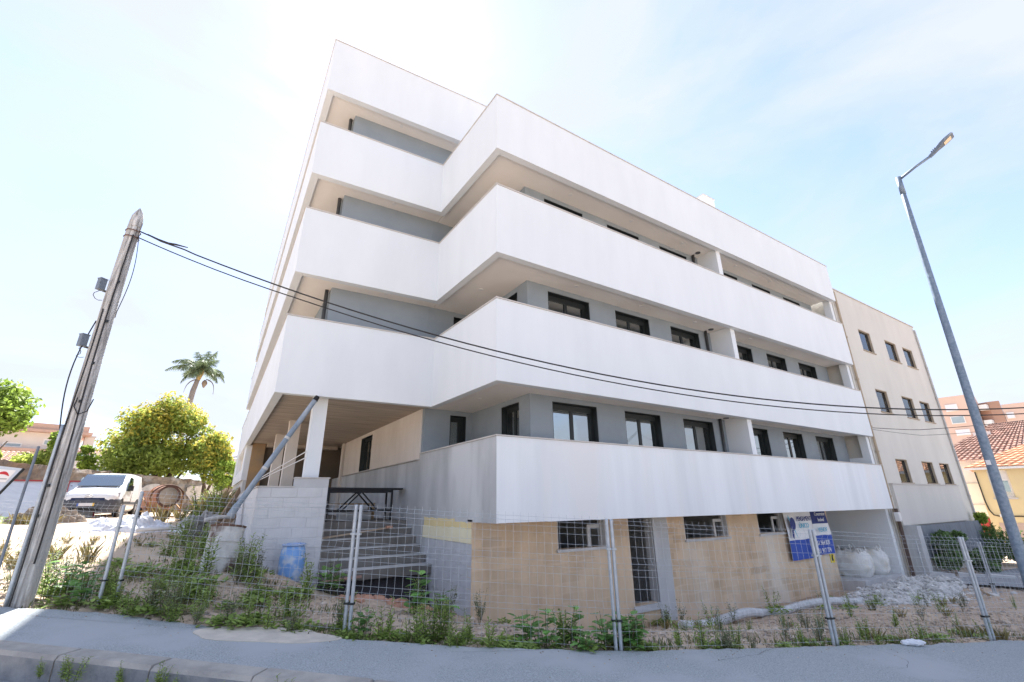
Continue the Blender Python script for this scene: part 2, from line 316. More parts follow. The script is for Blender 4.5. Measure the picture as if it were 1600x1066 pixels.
# ---------------------------------------------------------------- helpers
class MB:
    """collects faces and links them as ONE mesh object"""
    def __init__(s):
        s.v, s.f, s.mi, s.ms = [], [], [], []
        s.cur = 0
    def use(s, m):
        if m not in s.ms: s.ms.append(m)
        s.cur = s.ms.index(m); return s
    def add(s, verts, faces):
        o = len(s.v)
        s.v += [tuple(p) for p in verts]
        for f in faces:
            s.f.append(tuple(i+o for i in f)); s.mi.append(s.cur)
        return s
    def box(s, x0, x1, y0, y1, z0, z1):
        if x0 > x1: x0, x1 = x1, x0
        if y0 > y1: y0, y1 = y1, y0
        if z0 > z1: z0, z1 = z1, z0
        return s.add([(x0,y0,z0),(x1,y0,z0),(x1,y1,z0),(x0,y1,z0),(x0,y0,z1),(x1,y0,z1),(x1,y1,z1),(x0,y1,z1)],
              [(0,3,2,1),(4,5,6,7),(0,1,5,4),(1,2,6,5),(2,3,7,6),(3,0,4,7)])
    def prism(s, poly, z0, z1):
        a = sum(poly[i][0]*poly[(i+1)%len(poly)][1]-poly[(i+1)%len(poly)][0]*poly[i][1] for i in range(len(poly)))
        if a < 0: poly = poly[::-1]
        n = len(poly)
        z0f = z0 if callable(z0) else (lambda x, y: z0)
        z1f = z1 if callable(z1) else (lambda x, y: z1)
        vs_ = [(x, y, z0f(x, y)) for x, y in poly] + [(x, y, z1f(x, y)) for x, y in poly]
        return s.add(vs_, [tuple(range(n))[::-1], tuple(range(n, 2*n))] + [(i, (i+1)%n, n+(i+1)%n, n+i) for i in range(n)])
    def beam(s, a, b, w, h, up=(0,0,1)):
        """rectangular bar from a to b"""
        a, b = Vector(a), Vector(b); d = (b-a).normalized(); u = Vector(up)
        if abs(d.dot(u)) > 0.98: u = Vector((1,0,0))
        sd = d.cross(u).normalized()*w/2; up_ = sd.cross(d).normalized()*h/2
        P = [a-sd-up_, a+sd-up_, a+sd+up_, a-sd+up_, b-sd-up_, b+sd-up_, b+sd+up_, b-sd+up_]
        return s.add(P, [(0,1,2,3),(7,6,5,4),(0,4,5,1),(1,5,6,2),(2,6,7,3),(3,7,4,0)])
    def tube(s, pts, r, n=8, cap=True):
        """swept tube; r is one radius or a list"""
        pts = [Vector(p) for p in pts]; k = len(pts)
        rs = r if isinstance(r, (list, tuple)) else [r]*k
        vs_, fs = [], []
        prev = None
        for i, p in enumerate(pts):
            d = (pts[min(i+1, k-1)] - pts[max(i-1, 0)])
            if d.length < 1e-9: d = Vector((0,0,1))
            d.normalize()
            if prev is None:
                a = Vector((0,0,1)) if abs(d.z) < 0.9 else Vector((1,0,0))
                u = d.cross(a).normalized()
            else:
                u = (prev - d*prev.dot(d))
                u = u.normalized() if u.length > 1e-6 else d.orthogonal().normalized()
            prev = u; w = d.cross(u)
            for j in range(n):
                t = 2*math.pi*j/n
                vs_.append(p + (u*math.cos(t) + w*math.sin(t))*rs[i])
        for i in range(k-1):
            for j in range(n):
                fs.append((i*n+j, i*n+(j+1)%n, (i+1)*n+(j+1)%n, (i+1)*n+j))
        if cap: fs += [tuple(range(n))[::-1], tuple(range((k-1)*n, k*n))]
        return s.add(vs_, fs)
    def lathe(s, prof, c=(0,0,0), n=20, axis=None, jit=0.0):
        """profile [(r,z)] turned round the z axis (or round axis)"""
        q = Vector((0,0,1)).rotation_difference(Vector(axis)) if axis is not None else None
        vs_, fs = [], []
        for r, z in prof:
            for j in range(n):
                t = 2*math.pi*j/n; rr = r*(1+random.uniform(-jit, jit))
                p = Vector((rr*math.cos(t), rr*math.sin(t), z))
                if q: p = q @ p
                vs_.append(p + Vector(c))
        for i in range(len(prof)-1):
            for j in range(n):
                fs.append((i*n+j, i*n+(j+1)%n, (i+1)*n+(j+1)%n, (i+1)*n+j))
        fs += [tuple(range(n))[::-1], tuple(range((len(prof)-1)*n, len(prof)*n))]
        return s.add(vs_, fs)
    def holes(s, axis, at, th, u0, u1, z0, z1, hs):
        """wall slab standing along x or y at coordinate `at` (thickness th) with rectangular openings (u0,u1,z0,z1)"""
        us = sorted({u0, u1, *[h[0] for h in hs], *[h[1] for h in hs]}); us = [u for u in us if u0 <= u <= u1]
        zs = sorted({z0, z1, *[h[2] for h in hs], *[h[3] for h in hs]}); zs = [z for z in zs if z0 <= z <= z1]
        for i in range(len(us)-1):
            run = None
            for j in range(len(zs)-1):
                um, zm = (us[i]+us[i+1])/2, (zs[j]+zs[j+1])/2
                solid = not any(h[0] < um < h[1] and h[2] < zm < h[3] for h in hs)
                if solid: run = (run[0] if run else zs[j], zs[j+1])
                if run and (not solid or j == len(zs)-2):
                    if axis == 'x': s.box(us[i], us[i+1], at, at+th, *run)
                    else: s.box(at, at+th, us[i], us[i+1], *run)
                    run = None
        return s
    def build(s, name, m=None, parent=None, smooth=False, loc=None, rot=None):
        me = bpy.data.meshes.new(name)
        off = Vector((0,0,0))
        if parent is not None and not parent.get('_local'):
            q = parent
            while q is not None: off += Vector(q.location); q = q.parent
        me.from_pydata([tuple(Vector(p)-off) for p in s.v] if off.length else s.v, [], s.f)
        ms = s.ms if s.ms else [m]
        for x in ms: me.materials.append(x)
        if len(ms) > 1: me.polygons.foreach_set('material_index', s.mi)
        if smooth: me.polygons.foreach_set('use_smooth', [True]*len(me.polygons))
        me.update()
        o = bpy.data.objects.new(name, me); col.objects.link(o)
        if parent is not None:
            o.parent = parent
            if parent.get('_local'): o['_local'] = 1
        if loc: o.location = loc
        if rot: o.rotation_euler = rot
        return o

def tag(o, label=None, cat=None, group=None, kind=None):
    if label: o['label'] = label
    if cat: o['category'] = cat
    if group: o['group'] = group
    if kind: o['kind'] = kind
    return o
def thing(name, label, cat, loc=(0,0,0), rz=0.0, group=None, local=False):
    o = bpy.data.objects.new(name, None); col.objects.link(o)
    o.location = loc; o.rotation_euler = (0, 0, rz); o.empty_display_size = 0.2
    if local: o['_local'] = 1
    return tag(o, label, cat, group)
def link_copy(o, parent=None, loc=None, rot=None, scale=None):
    c = o.copy(); col.objects.link(c)
    if parent is not None: c.parent = parent
    if loc is not None: c.location = loc
    if rot is not None: c.rotation_euler = rot
    if scale is not None: c.scale = scale
    return c
def copy_tree(o, loc=None, rz=None, label=None, parent=None):
    c = link_copy(o, parent)
    if loc is not None: c.location = loc
    if rz is not None: c.rotation_euler = (0, 0, rz)
    if label: c['label'] = label
    for ch in list(o.children): copy_tree(ch, parent=c)
    return c
def text_part(s, size, m, parent, M, name='lettering', ext=0.0015, align='LEFT', sx=1.0):
    cu = bpy.data.curves.new('text', 'FONT'); cu.body = s; cu.size = size; cu.extrude = ext; cu.align_x = align
    t = bpy.data.objects.new('text', cu); col.objects.link(t)
    dg = bpy.context.evaluated_depsgraph_get()
    me = bpy.data.meshes.new_from_object(t.evaluated_get(dg))
    bpy.data.objects.remove(t); bpy.data.curves.remove(cu)
    me.transform(Matrix.Diagonal((sx, 1, 1, 1))); me.transform(M)
    if parent is not None and not parent.get('_local'):
        off = Vector((0,0,0)); q = parent
        while q is not None: off += Vector(q.location); q = q.parent
        me.transform(Matrix.Translation(-off))
    me.materials.clear(); me.materials.append(m)
    o = bpy.data.objects.new(name, me); col.objects.link(o)
    if parent is not None: o.parent = parent
    return o

# ---------------------------------------------------------------- lie of the land
def plane(x, y): return -0.0545*x + 0.033*y          # pavement falls to the right
KA, KB = Vector((-1.411, 6.912)), Vector((0.647, 5.272))
KD = (KB-KA).normalized(); KN = Vector((KD.y, -KD.x))   # kerb direction, and the side of the road
_cp = []
for x, y in ((-8,14),(-6,11.6),(-3.5,9.9),(-1.9,9.0),(0.1,7.4),(1.7,6.2),(3.3,5.2),(4.4,4.6),(6,4.1),(7.6,3.7),(9,3.2),(10.6,2.9),(12,2.4),(-4,7),(0,4),(4,2),(8,0),(12,-1)):
    _cp.append((x, y, plane(x, y)-0.03))
_cp += [(-1,12,.62),(-3,14,.82),(-2,18,1.04),(-4,25,1.2),(-10,25,1.25),(-10,18,1.1),(0,16,.86),(0,25,1.2),(-5,35,1.35),(-15,35,1.4),(3,40,1.3),(6,30,1.1),
 (.5,11,.55),(.5,14,.76),(1.5,10.6,.36),(0,9.5,.42),(-.9,10.2,.45),(2.2,9.2,.06),(2.9,9.6,-.16),(3.9,9.7,-.34),(3.5,10.9,-.62),(4.4,10.9,-.64),(2.4,11.0,-.45),(3.5,12.5,-.6),
 (4.6,8.6,-.43),(4.3,7.8,-.30),(6,8.6,-.78),(8.2,8.6,-1.06),(10.4,8.6,-1.2),(14,8.6,-1.29),(18.8,8.6,-1.34),(6,6.5,-.45),(9,6.5,-.76),(13,6,-.88),(16,5.5,-.97),
 (22,7,-1.05),(26,5,-1.12),(19,4,-1.0),(14,3,-.76),(30,3,-1.15),(40,2,-1.3),(30,-5,-1.25),(18,0,-.95),(22,10,-1.3),(30,10,-1.3),(10,12,-1.4),(16,12,-1.4),(40,12,-1.3)]
_cp = np.array(_cp)
def _u(r2): return np.where(r2 > 1e-12, r2*np.log(np.maximum(r2, 1e-12)), 0.0)
_n = len(_cp)
_K = _u(((_cp[:,None,:2]-_cp[None,:,:2])**2).sum(-1)) + np.eye(_n)*0.3
_P = np.hstack([np.ones((_n,1)), _cp[:,:2]])
_A = np.vstack([np.hstack([_K, _P]), np.hstack([_P.T, np.zeros((3,3))])])
_w = np.linalg.solve(_A, np.hstack([_cp[:,2], np.zeros(3)]))
def _tps(x, y):
    d = (x[:,None]-_cp[None,:,0])**2 + (y[:,None]-_cp[None,:,1])**2
    return _u(d) @ _w[:_n] + _w[_n] + _w[_n+1]*x + _w[_n+2]*y
def base_z(X, Y):
    """smooth ground height for arrays"""
    X, Y = np.asarray(X, float), np.asarray(Y, float)
    out = np.zeros(X.shape).ravel(); xs, ys = X.ravel(), Y.ravel()
    for i in range(0, len(xs), 4000): out[i:i+4000] = _tps(xs[i:i+4000], ys[i:i+4000])
    s = (xs-KA.x)*KN.x + (ys-KA.y)*KN.y                        # >0 on the road side of the kerb
    pl = plane(xs, ys)
    far = np.clip((np.hypot(xs-6, ys-12)-38)/22, 0, 1)          # far away the land settles to a plain
    out = out*(1-far) + np.clip(np.where(xs < 6, 1.3, -1.3), -1.3, 1.3)*far
    road = np.clip((s-0.0)/0.25, 0, 1)
    return (out*(1-road) + np.clip(pl, -3, 3)*road - 0.19*road).reshape(X.shape)
def rough(x, y):
    return 0.055*mnoise.fractal(Vector((x*1.1, y*1.1, 3.1)), 0.9, 2.1, 5) + 0.03*mnoise.noise(Vector((x*6, y*6, 1.7)))
def gz(x, y): return float(base_z([x], [y])[0])

# ---------------------------------------------------------------- ground, kerb, pavement, road
edge = [(-12,15.6),(-6,11.75),(-3.5,10.05),(-1.985,9.072),(-0.942,8.453),(0.117,7.42),(0.774,6.96),(1.652,6.24),(2.524,5.64),(3.305,5.2),(4.45,4.645),(6.0,4.17),(7.628,3.72),(9.0,3.27),(10.553,2.86),(12.5,2.3),(16,1.3),(24,-1.2)]
def fence_y(x):
    for (x0,y0),(x1,y1) in zip(edge[:-1], edge[1:]):
        if x0 <= x <= x1: return y0+(y1-y0)*(x-x0)/(x1-x0)
    return 0
xs = np.unique(np.concatenate([np.arange(-160,-12,8), np.arange(-12,-5,.6), np.arange(-5,14,.13), np.arange(14,28,.3), np.arange(28,60,2.5), np.arange(60,240,12)]))
ys = np.unique(np.concatenate([np.arange(-160,-12,8), np.arange(-12,2,.6), np.arange(2,13,.13), np.arange(13,30,.45), np.arange(30,60,2), np.arange(60,240,12)]))
GX, GY = np.meshgrid(xs, ys)
GZ = base_z(GX, GY)
nx_, ny_ = len(xs), len(ys)
gv = []
for j in range(ny_):
    for i in range(nx_):
        x, y, z = float(GX[j,i]), float(GY[j,i]), float(GZ[j,i])
        s = (x-KA.x)*KN.x + (y-KA.y)*KN.y
        if -6 < x < 30 and 0 < y < 35 and s < 0: z += rough(x, y)
        if s < 0.3 and -12 < x < 24 and y < fence_y(x)-0.12: z -= 0.16
        gv.append((x, y, z))
gf = [(j*nx_+i, j*nx_+i+1, (j+1)*nx_+i+1, (j+1)*nx_+i) for j in range(ny_-1) for i in range(nx_-1)]
mb = MB(); mb.add(gv, gf)
tag(mb.build('dirt_ground', dirt, smooth=True), kind='structure')

# pavement: asphalt sheet with a ragged inner edge
jag = []
for (x0,y0),(x1,y1) in zip(edge[:-1], edge[1:]):
    L = math.hypot(x1-x0, y1-y0); k = max(2, int(L/0.09)) if -3 < x0 < 13 else 6
    for i in range(k):
        t = i/k; x, y = x0+(x1-x0)*t, y0+(y1-y0)*t
        d = 0.10*mnoise.noise(Vector((x*1.7, y*1.7, 8.0))) + 0.05*mnoise.noise(Vector((x*7, y*7, 2.0)))
        jag.append((x + d*0.5, y + d*0.86))
jag.append(edge[-1])
def kerbp(t, o): q = KA + KD*t + KN*o; return (q.x, q.y)
mb = MB()
inner = [kerbp(t, -0.257) for t in np.linspace(30, -16, 40)]
mb.prism(jag + inner, lambda x, y: plane(x, y)-0.10, lambda x, y: plane(x, y)+0.012)
tag(mb.build('pavement', asphalt), kind='structure')
mb = MB()
mb.prism([kerbp(-60,0.0), kerbp(90,0.0), kerbp(90,9), kerbp(-60,9)], lambda x, y: plane(x, y)-0.36, lambda x, y: plane(x, y)-0.21)
tag(mb.build('road', road_m), kind='structure')
mb = MB()
mb.prism([kerbp(-60,9.0), kerbp(90,9.0), kerbp(90,13), kerbp(-60,13)], lambda x, y: plane(x, y)-0.30, lambda x, y: plane(x, y)-0.07)
tag(mb.build('bounce_pavement', concrete_lt), kind='structure')  # unseen pale strip across the road, added to bounce neutral light onto the walls
kerb = bpy.data.objects.new('kerb', None); col.objects.link(kerb); tag(kerb, kind='structure')
t = -9.0
while t < 9:
    L = random.uniform(0.92, 1.04); dz = random.uniform(-.006, .006); do = random.uniform(-.008, .008)
    a, b, c, d = kerbp(t+.014, -0.255+do), kerbp(t+L-.014, -0.255+do), kerbp(t+L-.014, -0.03+do), kerbp(t+.014, -0.03+do)
    a2, b2, c2, d2 = kerbp(t+.006, -0.262+do), kerbp(t+L-.006, -0.262+do), kerbp(t+L-.006, do), kerbp(t+.006, do)
    P = [(x, y, plane(x, y)-0.34) for x, y in (a2, b2, c2, d2)] + [(x, y, plane(x, y)-0.015+dz) for x, y in (a2, b2, c2, d2)] + [(x, y, plane(x, y)+0.02+dz) for x, y in (a, b, c, d)]
    F = [(0,1,2,3)] + [(i,4+i,4+(i+1)%4,(i+1)%4) for i in range(4)] + [(4+i,8+i,8+(i+1)%4,4+(i+1)%4) for i in range(4)] + [(11,10,9,8)]
    mb = MB(); mb.use(kerb_m).add(P, F); mb.use(kerb_face); mb.mi = [1 if k in (3,) else 0 for k in range(len(F))]; mb.build('kerb_stone', None, kerb)
    t += L
# pale patch on the pavement, a thin slab with a ragged rim
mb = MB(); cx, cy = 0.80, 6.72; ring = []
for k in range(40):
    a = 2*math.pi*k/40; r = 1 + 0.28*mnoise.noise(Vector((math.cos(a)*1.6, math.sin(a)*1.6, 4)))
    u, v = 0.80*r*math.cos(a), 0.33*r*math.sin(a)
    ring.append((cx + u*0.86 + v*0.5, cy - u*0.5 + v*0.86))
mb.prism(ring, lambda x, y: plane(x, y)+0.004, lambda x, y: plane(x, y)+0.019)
tag(mb.build('pavement_patch', pale_patch_m), 'pale patch on the grey pavement near the wooden pole', 'cement spill')

# fine cracks in the asphalt pavement
mb = MB(); rc = random.Random(4); tar = mat('crack_filling', (.045,.045,.05), (.07,.07,.075), 20, .95)
for (x, y, a, L) in ((2.6,5.35,-.55,1.4),(5.2,3.95,-.3,1.9),(7.2,2.9,-.1,1.2)):
    p = Vector((x, y)); k = int(L/.06); prev = None
    for i in range(k):
        a += rc.gauss(0,.16); d = Vector((math.cos(a), math.sin(a))); n = Vector((-d.y, d.x))*rc.uniform(.0008,.0028); q = p+d*.06
        A = [p-n, q-n, q+n, p+n]; mb.add([(v.x, v.y, plane(v.x,v.y)+.0165) for v in A], [(0,1,2,3)]); p = q
tag(mb.build('pavement_cracks', tar), kind='stuff')

# ================================================================ the white apartment building
B = thing('apartment_building', 'new white stepped apartment building with deep wrap-round balconies and dark windows', 'apartment building', (4.585, 7.745, 0))
BAND = [(22.2,7.745),(4.585,7.745),(4.50,10.92),(0.86,11.10),(1.05,31.0)]
def inset(path, t):
    """the path moved t to its right hand side"""
    out = []
    for i, p in enumerate(path):
        ns = []
        if i > 0: d = (Vector(p)-Vector(path[i-1])).normalized(); ns.append(Vector((d.y, -d.x)))
        if i < len(path)-1: d = (Vector(path[i+1])-Vector(p)).normalized(); ns.append(Vector((d.y, -d.x)))
        n = sum(ns, Vector((0,0))); n.normalize(); k = t/max(0.3, n.dot(ns[0]))
        out.append((p[0]+n.x*k, p[1]+n.y*k))
    return out
def band(path, t, z0, z1, m, name='parapet'):
    o, i = path, inset(path, t); n = len(path); mb = MB()
    V = [(*p, z0) for p in o] + [(*p, z1) for p in o] + [(*p, z0) for p in i] + [(*p, z1) for p in i]
    F = []
    for k in range(n-1):
        F += [(k, n+k, n+k+1, k+1), (2*n+k, 2*n+k+1, 3*n+k+1, 3*n+k), (k, k+1, 2*n+k+1, 2*n+k), (n+k, 3*n+k, 3*n+k+1, n+k+1)]
    F += [(0, 2*n, 3*n, n), (n-1, 2*n-1, 4*n-1, 3*n-1)]
    mb.add(V, F); return mb.build(name, m, B)
def coping(path, z):
    p = inset(path, -0.02); w = 0.24; band(p, w, z+0.003, z+0.03, coping_m, 'coping')
ROOFL = [(11.5,10.56),(0.90,11.10),(1.09,31.0)]
for z0, z1 in ((3.973,5.825),(6.984,8.835),(9.947,11.68)):
    band(BAND, 0.18, z0, z1, white); coping(BAND, z1)
    ii = inset(BAND, 0.178); ii[-1] = (1.3, 31.0)
    mb = MB()
    lo = z0 + 0.09
    right = [(22.0, ii[0][1]), ii[1], (ii[2][0]+0.012, ii[2][1]), (ii[2][0], 31.0), (22.0, 31.0)]
    mb.prism(right, lo, lo+0.24); mb.build('balcony_slab', soffit_m, B)
    left = [ii[2], ii[3], ii[4], (ii[2][0], 31.0)]
    mb = MB(); mb.prism(left, lo, lo+0.24); mb.build('balcony_slab', soffit_raw if z0 < 4 else soffit_m, B)
band(ROOFL, 0.18, 12.926, 14.88, white); coping(ROOFL, 14.88)
ii = inset(ROOFL, 0.178)
mb = MB(); mb.prism([ii[0], ii[1], ii[2], (11.5, 31)], 13.016, 13.3); mb.build('balcony_slab', soffit_m, B)
mb = MB(); mb.box(11.34, 11.5, 10.74, 31, 11.5, 14.88); mb.build('wall', white, B)
# first floor parapet: bare concrete on the return, white along the street
L1 = [(22.2,7.745),(4.585,7.745)]
band([(22.2,7.745),(4.587,7.745)], 0.18, 1.249, 2.847, white_raw)
mb = MB(); mb.box(4.585, 4.765, 7.747, 11.735, 1.249, 2.847); mb.build('parapet', concrete, B)
coping([(22.2,7.745),(4.585,7.745),(4.572,11.735)], 2.847)
mb = MB(); mb.prism([(4.766,7.926),(22.0,7.926),(22.0,22),(4.766,22)], 1.29, 1.55); mb.build('floor_slab', soffit_m, B)

# street wall of the upper floors with its six windows on each floor
WX = [(6.73,8.19),(9.20,10.64),(11.65,13.10),(14.76,16.20),(17.20,18.55),(19.55,20.95)]
film = mat('pale_protective_sheet', (.62,.64,.64), (.52,.54,.55), 3, .7)
wr = random.Random(3)
def window(u0, u1, z0, z1, y, depth, mullion=0.5, name='window'):
    """two-leaf dark window set back in its opening, seen from -y: frame > pane, pane"""
    key = round(u1-u0,3), round(z1-z0,3)
    mb = MB(); f = 0.055; yo = y+depth
    mb.box(u0,u1,yo,yo+.06,z1-.16,z1); mb.box(u0,u1,yo,yo+.06,z0,z0+f)
    mb.box(u0,u0+f,yo,yo+.06,z0+f,z1-.16); mb.box(u1-f,u1,yo,yo+.06,z0+f,z1-.16)
    um = u0+(u1-u0)*mullion
    mb.box(um-.05,um+.05,yo+.002,yo+.05,z0+f,z1-.16)
    mb.box(u0+f,u0+f+.04,yo+.012,yo+.05,z0+f,z1-.16); mb.box(u1-f-.04,u1-f,yo+.012,yo+.05,z0+f,z1-.16)
    # dark lining of the opening
    mb.box(u0+.001,u0+.02,y+.012,yo,z0,z1-.02); mb.box(u1-.02,u1-.001,y+.012,yo,z0,z1-.02); mb.box(u0+.001,u1-.001,y+.012,yo,z1-.02,z1-.001)
    w = mb.build(name, frame_m, B)
    for a, b in ((u0+f+.04, um-.05), (um+.05, u1-f-.04)):
        p = MB(); p.box(a, b, yo+.024, yo+.032, z0+f, z1-.16); p.build('pane', glass, w)
        if wr.random() < .38:
            c = a+(b-a)*wr.choice((0,.0,.35)); p = MB(); p.box(c+.02, b-.02, yo+.075, yo+.08, z0+f, z0+(z1-z0)*wr.choice((.62,.8,.9))); p.build('protective_sheet', film, w)
    return w
def window_y(x, v0, v1, z0, z1, depth):
    mb = MB(); f = 0.055; xo = x+depth
    mb.box(xo,xo+.06,v0,v1,z1-.14,z1); mb.box(xo,xo+.06,v0,v1,z0,z0+f)
    mb.box(xo,xo+.06,v0,v0+f,z0+f,z1-.14); mb.box(xo,xo+.06,v1-f,v1,z0+f,z1-.14)
    vm = (v0+v1)/2; mb.box(xo+.002,xo+.05,vm-.04,vm+.04,z0+f,z1-.14)
    mb.box(x+.012,xo,v0+.001,v0+.02,z0,z1-.02); mb.box(x+.012,xo,v1-.02,v1-.001,z0,z1-.02); mb.box(x+.012,xo,v0+.001,v1-.001,z1-.02,z1-.001)
    w = mb.build('window', frame_m, B)
    for a, b in ((v0+f, vm-.04), (vm+.04, v1-f)):
        p = MB(); p.box(xo+.024, xo+.032, a, b, z0+f, z1-.14); p.build('pane', glass, w)
for fl, (zf, ztop, zs) in enumerate(((1.55,3.94,4.063),(4.31,6.93,7.074),(7.32,9.90,10.037))):
    mb = MB(); mb.holes('x', 8.69, 0.25, 6.06, 22.0, zf, zs, [(a, b, zf+.04, ztop) for a, b in WX]); mb.build('wall', greywall, B)
    for a, b in WX: window(a, b, zf+.04, ztop, 8.69, 0.17)
    v0, v1 = 9.16, 10.0
    mb = MB(); mb.holes('y', 6.06, 0.25, 8.94, 11.60, zf, zs, [(v0, v1, zf+.04, ztop)]); mb.build('wall', greywall, B)
    window_y(6.06, v0, v1, zf+.04, ztop, 0.15)
    x0 = 4.60 if fl == 0 else 4.54
    mb = MB(); mb.holes('x', 11.60, 0.25, x0, 6.31, zf, zs, [(5.36, 5.86, zf+.04, ztop)]); mb.build('wall', greywall, B)
    window(5.36, 5.86, zf+.04, ztop, 11.60, 0.15, mullion=0.72)
    # rooms behind: back wall and floor
    mb = MB(); mb.box(6.4, 21.9, 12.6, 12.7, zf, zs); mb.build('room_wall', plaster, B)
    for xw in (10.9, 14.2, 16.9, 19.2):
        mb = MB(); mb.box(xw, xw+.1, 8.95, 12.59, zf, zs); mb.build('room_wall', plaster, B)
    # flat divider between the two flats, and the end wall with its post
    mb = MB(); mb.box(13.72, 13.95, 7.93, 8.688, zf, zs); mb.build('partition_wall', white, B)
    mb = MB(); mb.box(21.98, 22.2, 7.93, 8.20, zf, zs); mb.box(21.98, 22.2, 8.20, 8.94, zf, zf+1.62); mb.box(21.98, 22.2, 8.94, 12.7, zf, zs-.001)
    mb.build('partition_wall', white, B)
    mb = MB(); mb.tube([(13.42, 8.63, zf), (13.42, 8.63, zs)], 0.045, 10); mb.build('downpipe', pipe_m, B, smooth=True)
    for lx in (7.4, 9.9, 12.4, 15.5, 17.9, 20.3):
        mb = MB(); mb.lathe([(0.062,-.012),(0.062,0),(0.04,0.001)], (lx, 8.30, zs), 14); mb.build('ceiling_light', offwhite, B)
    mb = MB(); mb.lathe([(0.085,-.02),(0.085,0),(0.04,0.001)], (13.42, 8.42, zs), 14); mb.build('ceiling_light', pipe_m, B)
    mb = MB(); mb.lathe([(0.062,-.012),(0.062,0),(0.04,0.001)], (5.3, 9.8, zs), 14); mb.build('ceiling_light', offwhite, B)
# stepped back left wing: front and side walls of the three upper floors
a2 = R(-2.95)
for fl, (zf, zs) in enumerate(((4.31,7.074),(7.32,10.037),(10.28,13.016))):
    xr = 4.54 if fl < 2 else 11.3
    yr = 11.75 + math.tan(a2)*(xr-1.85)
    mb = MB(); mb.prism([(1.85,11.75),(xr,yr),(xr,yr+.3),(1.85,12.05)], zf, zs); mb.build('wall', greywall, B)
    mb = MB(); mb.box(1.85, 2.1, 12.05, 30.5, zf, zs); mb.build('wall', greywall, B)
    mb = MB(); mb.tube([(1.77, 12.0, zf), (1.77, 12.0, zs)], 0.05, 10); mb.build('downpipe', pipe_m, B, smooth=True)
    mb = MB(); mb.lathe([(0.062,-.012),(0.062,0),(0.04,0.001)], (3.2, 11.40, zs), 14); mb.build('ceiling_light', offwhite, B)
# roofs and chimney
mb = MB(); mb.box(4.8, 22.0, 12.0, 31, 10.3, 11.2); mb.build('roof', concrete_lt, B)
mb = MB(); mb.box(16.7, 17.5, 9.75, 10.55, 10.3, 14.75); ch = mb.build('chimney', white, B)
mb = MB(); mb.box(16.67, 17.53, 9.72, 10.58, 14.753, 14.80); mb.build('coping', coping_m, ch)
mb = MB(); mb.box(22.0, 22.2, 12.7, 31, -1.3, 11.6); mb.build('wall', white, B)
mb = MB(); mb.box(1.3, 22.0, 30.8, 31.0, -1.3, 13.2); mb.build('wall', white, B)

# portico under the left wing
for k, yc in enumerate((11.42, 15.35, 18.75)):
    mb = MB(); mb.box(1.75, 2.06, yc, yc+.28, 1.0, 4.063); mb.build('column', plaster if k else white_raw, B)
for y0 in (21.7,):
    mb = MB(); mb.box(1.75, 4.56, y0-.05, y0+.35, 3.92, 4.062); mb.build('beam', soffit_raw, B)
mb = MB(); mb.holes('y', 4.572, 0.2, 11.742, 20.2, 2.73, 4.0625, [(16.34,17.78,2.73,3.95)]); mb.build('wall', plaster, B)
window_y(4.572, 16.34, 17.78, 2.735, 3.95, 0.12)
mb = MB(); mb.box(4.50, 4.77, 11.742, 20.25, 2.70, 2.728); mb.build('sill', coping_m, B)
mb = MB(); mb.box(4.585, 4.765, 11.737, 22.2, -0.6, 2.70); mb.build('wall', concrete, B)
mb = MB(); mb.box(4.50, 4.80, 20.3, 20.6, 1.2, 4.062); mb.build('column', plaster, B)
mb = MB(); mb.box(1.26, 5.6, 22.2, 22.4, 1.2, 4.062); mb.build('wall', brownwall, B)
mb = MB(); mb.box(1.24, 1.72, 22.02, 22.195, 0.9, 4.062); mb.build('wall', rustwall, B)
mb = MB(); mb.holes('y', 1.04, 0.2, 22.2, 30.6, 2.6, 4.0, [(23.4,28.5,3.05,3.92)]); mb.build('wall', white, B)
mb = MB(); mb.box(1.12, 1.24, 22.2, 30.6, 0.6, 2.598); mb.build('wall', concrete_lt, B)
mb = MB(); mb.box(1.22, 1.26, 23.3, 28.6, 3.0, 3.95); mb.build('wall', plaster, B)
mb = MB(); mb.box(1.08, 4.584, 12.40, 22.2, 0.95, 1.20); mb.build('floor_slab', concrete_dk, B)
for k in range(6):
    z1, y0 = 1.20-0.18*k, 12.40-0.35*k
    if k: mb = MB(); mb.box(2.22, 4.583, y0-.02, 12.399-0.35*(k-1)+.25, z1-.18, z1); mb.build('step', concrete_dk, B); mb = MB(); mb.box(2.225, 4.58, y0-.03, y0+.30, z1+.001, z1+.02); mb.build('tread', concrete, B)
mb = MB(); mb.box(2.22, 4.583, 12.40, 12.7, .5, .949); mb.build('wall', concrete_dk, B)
mb = MB(); mb.box(2.22, 4.583, 10.95, 11.1, -.7, .1); mb.build('wall', concrete_dk, B)

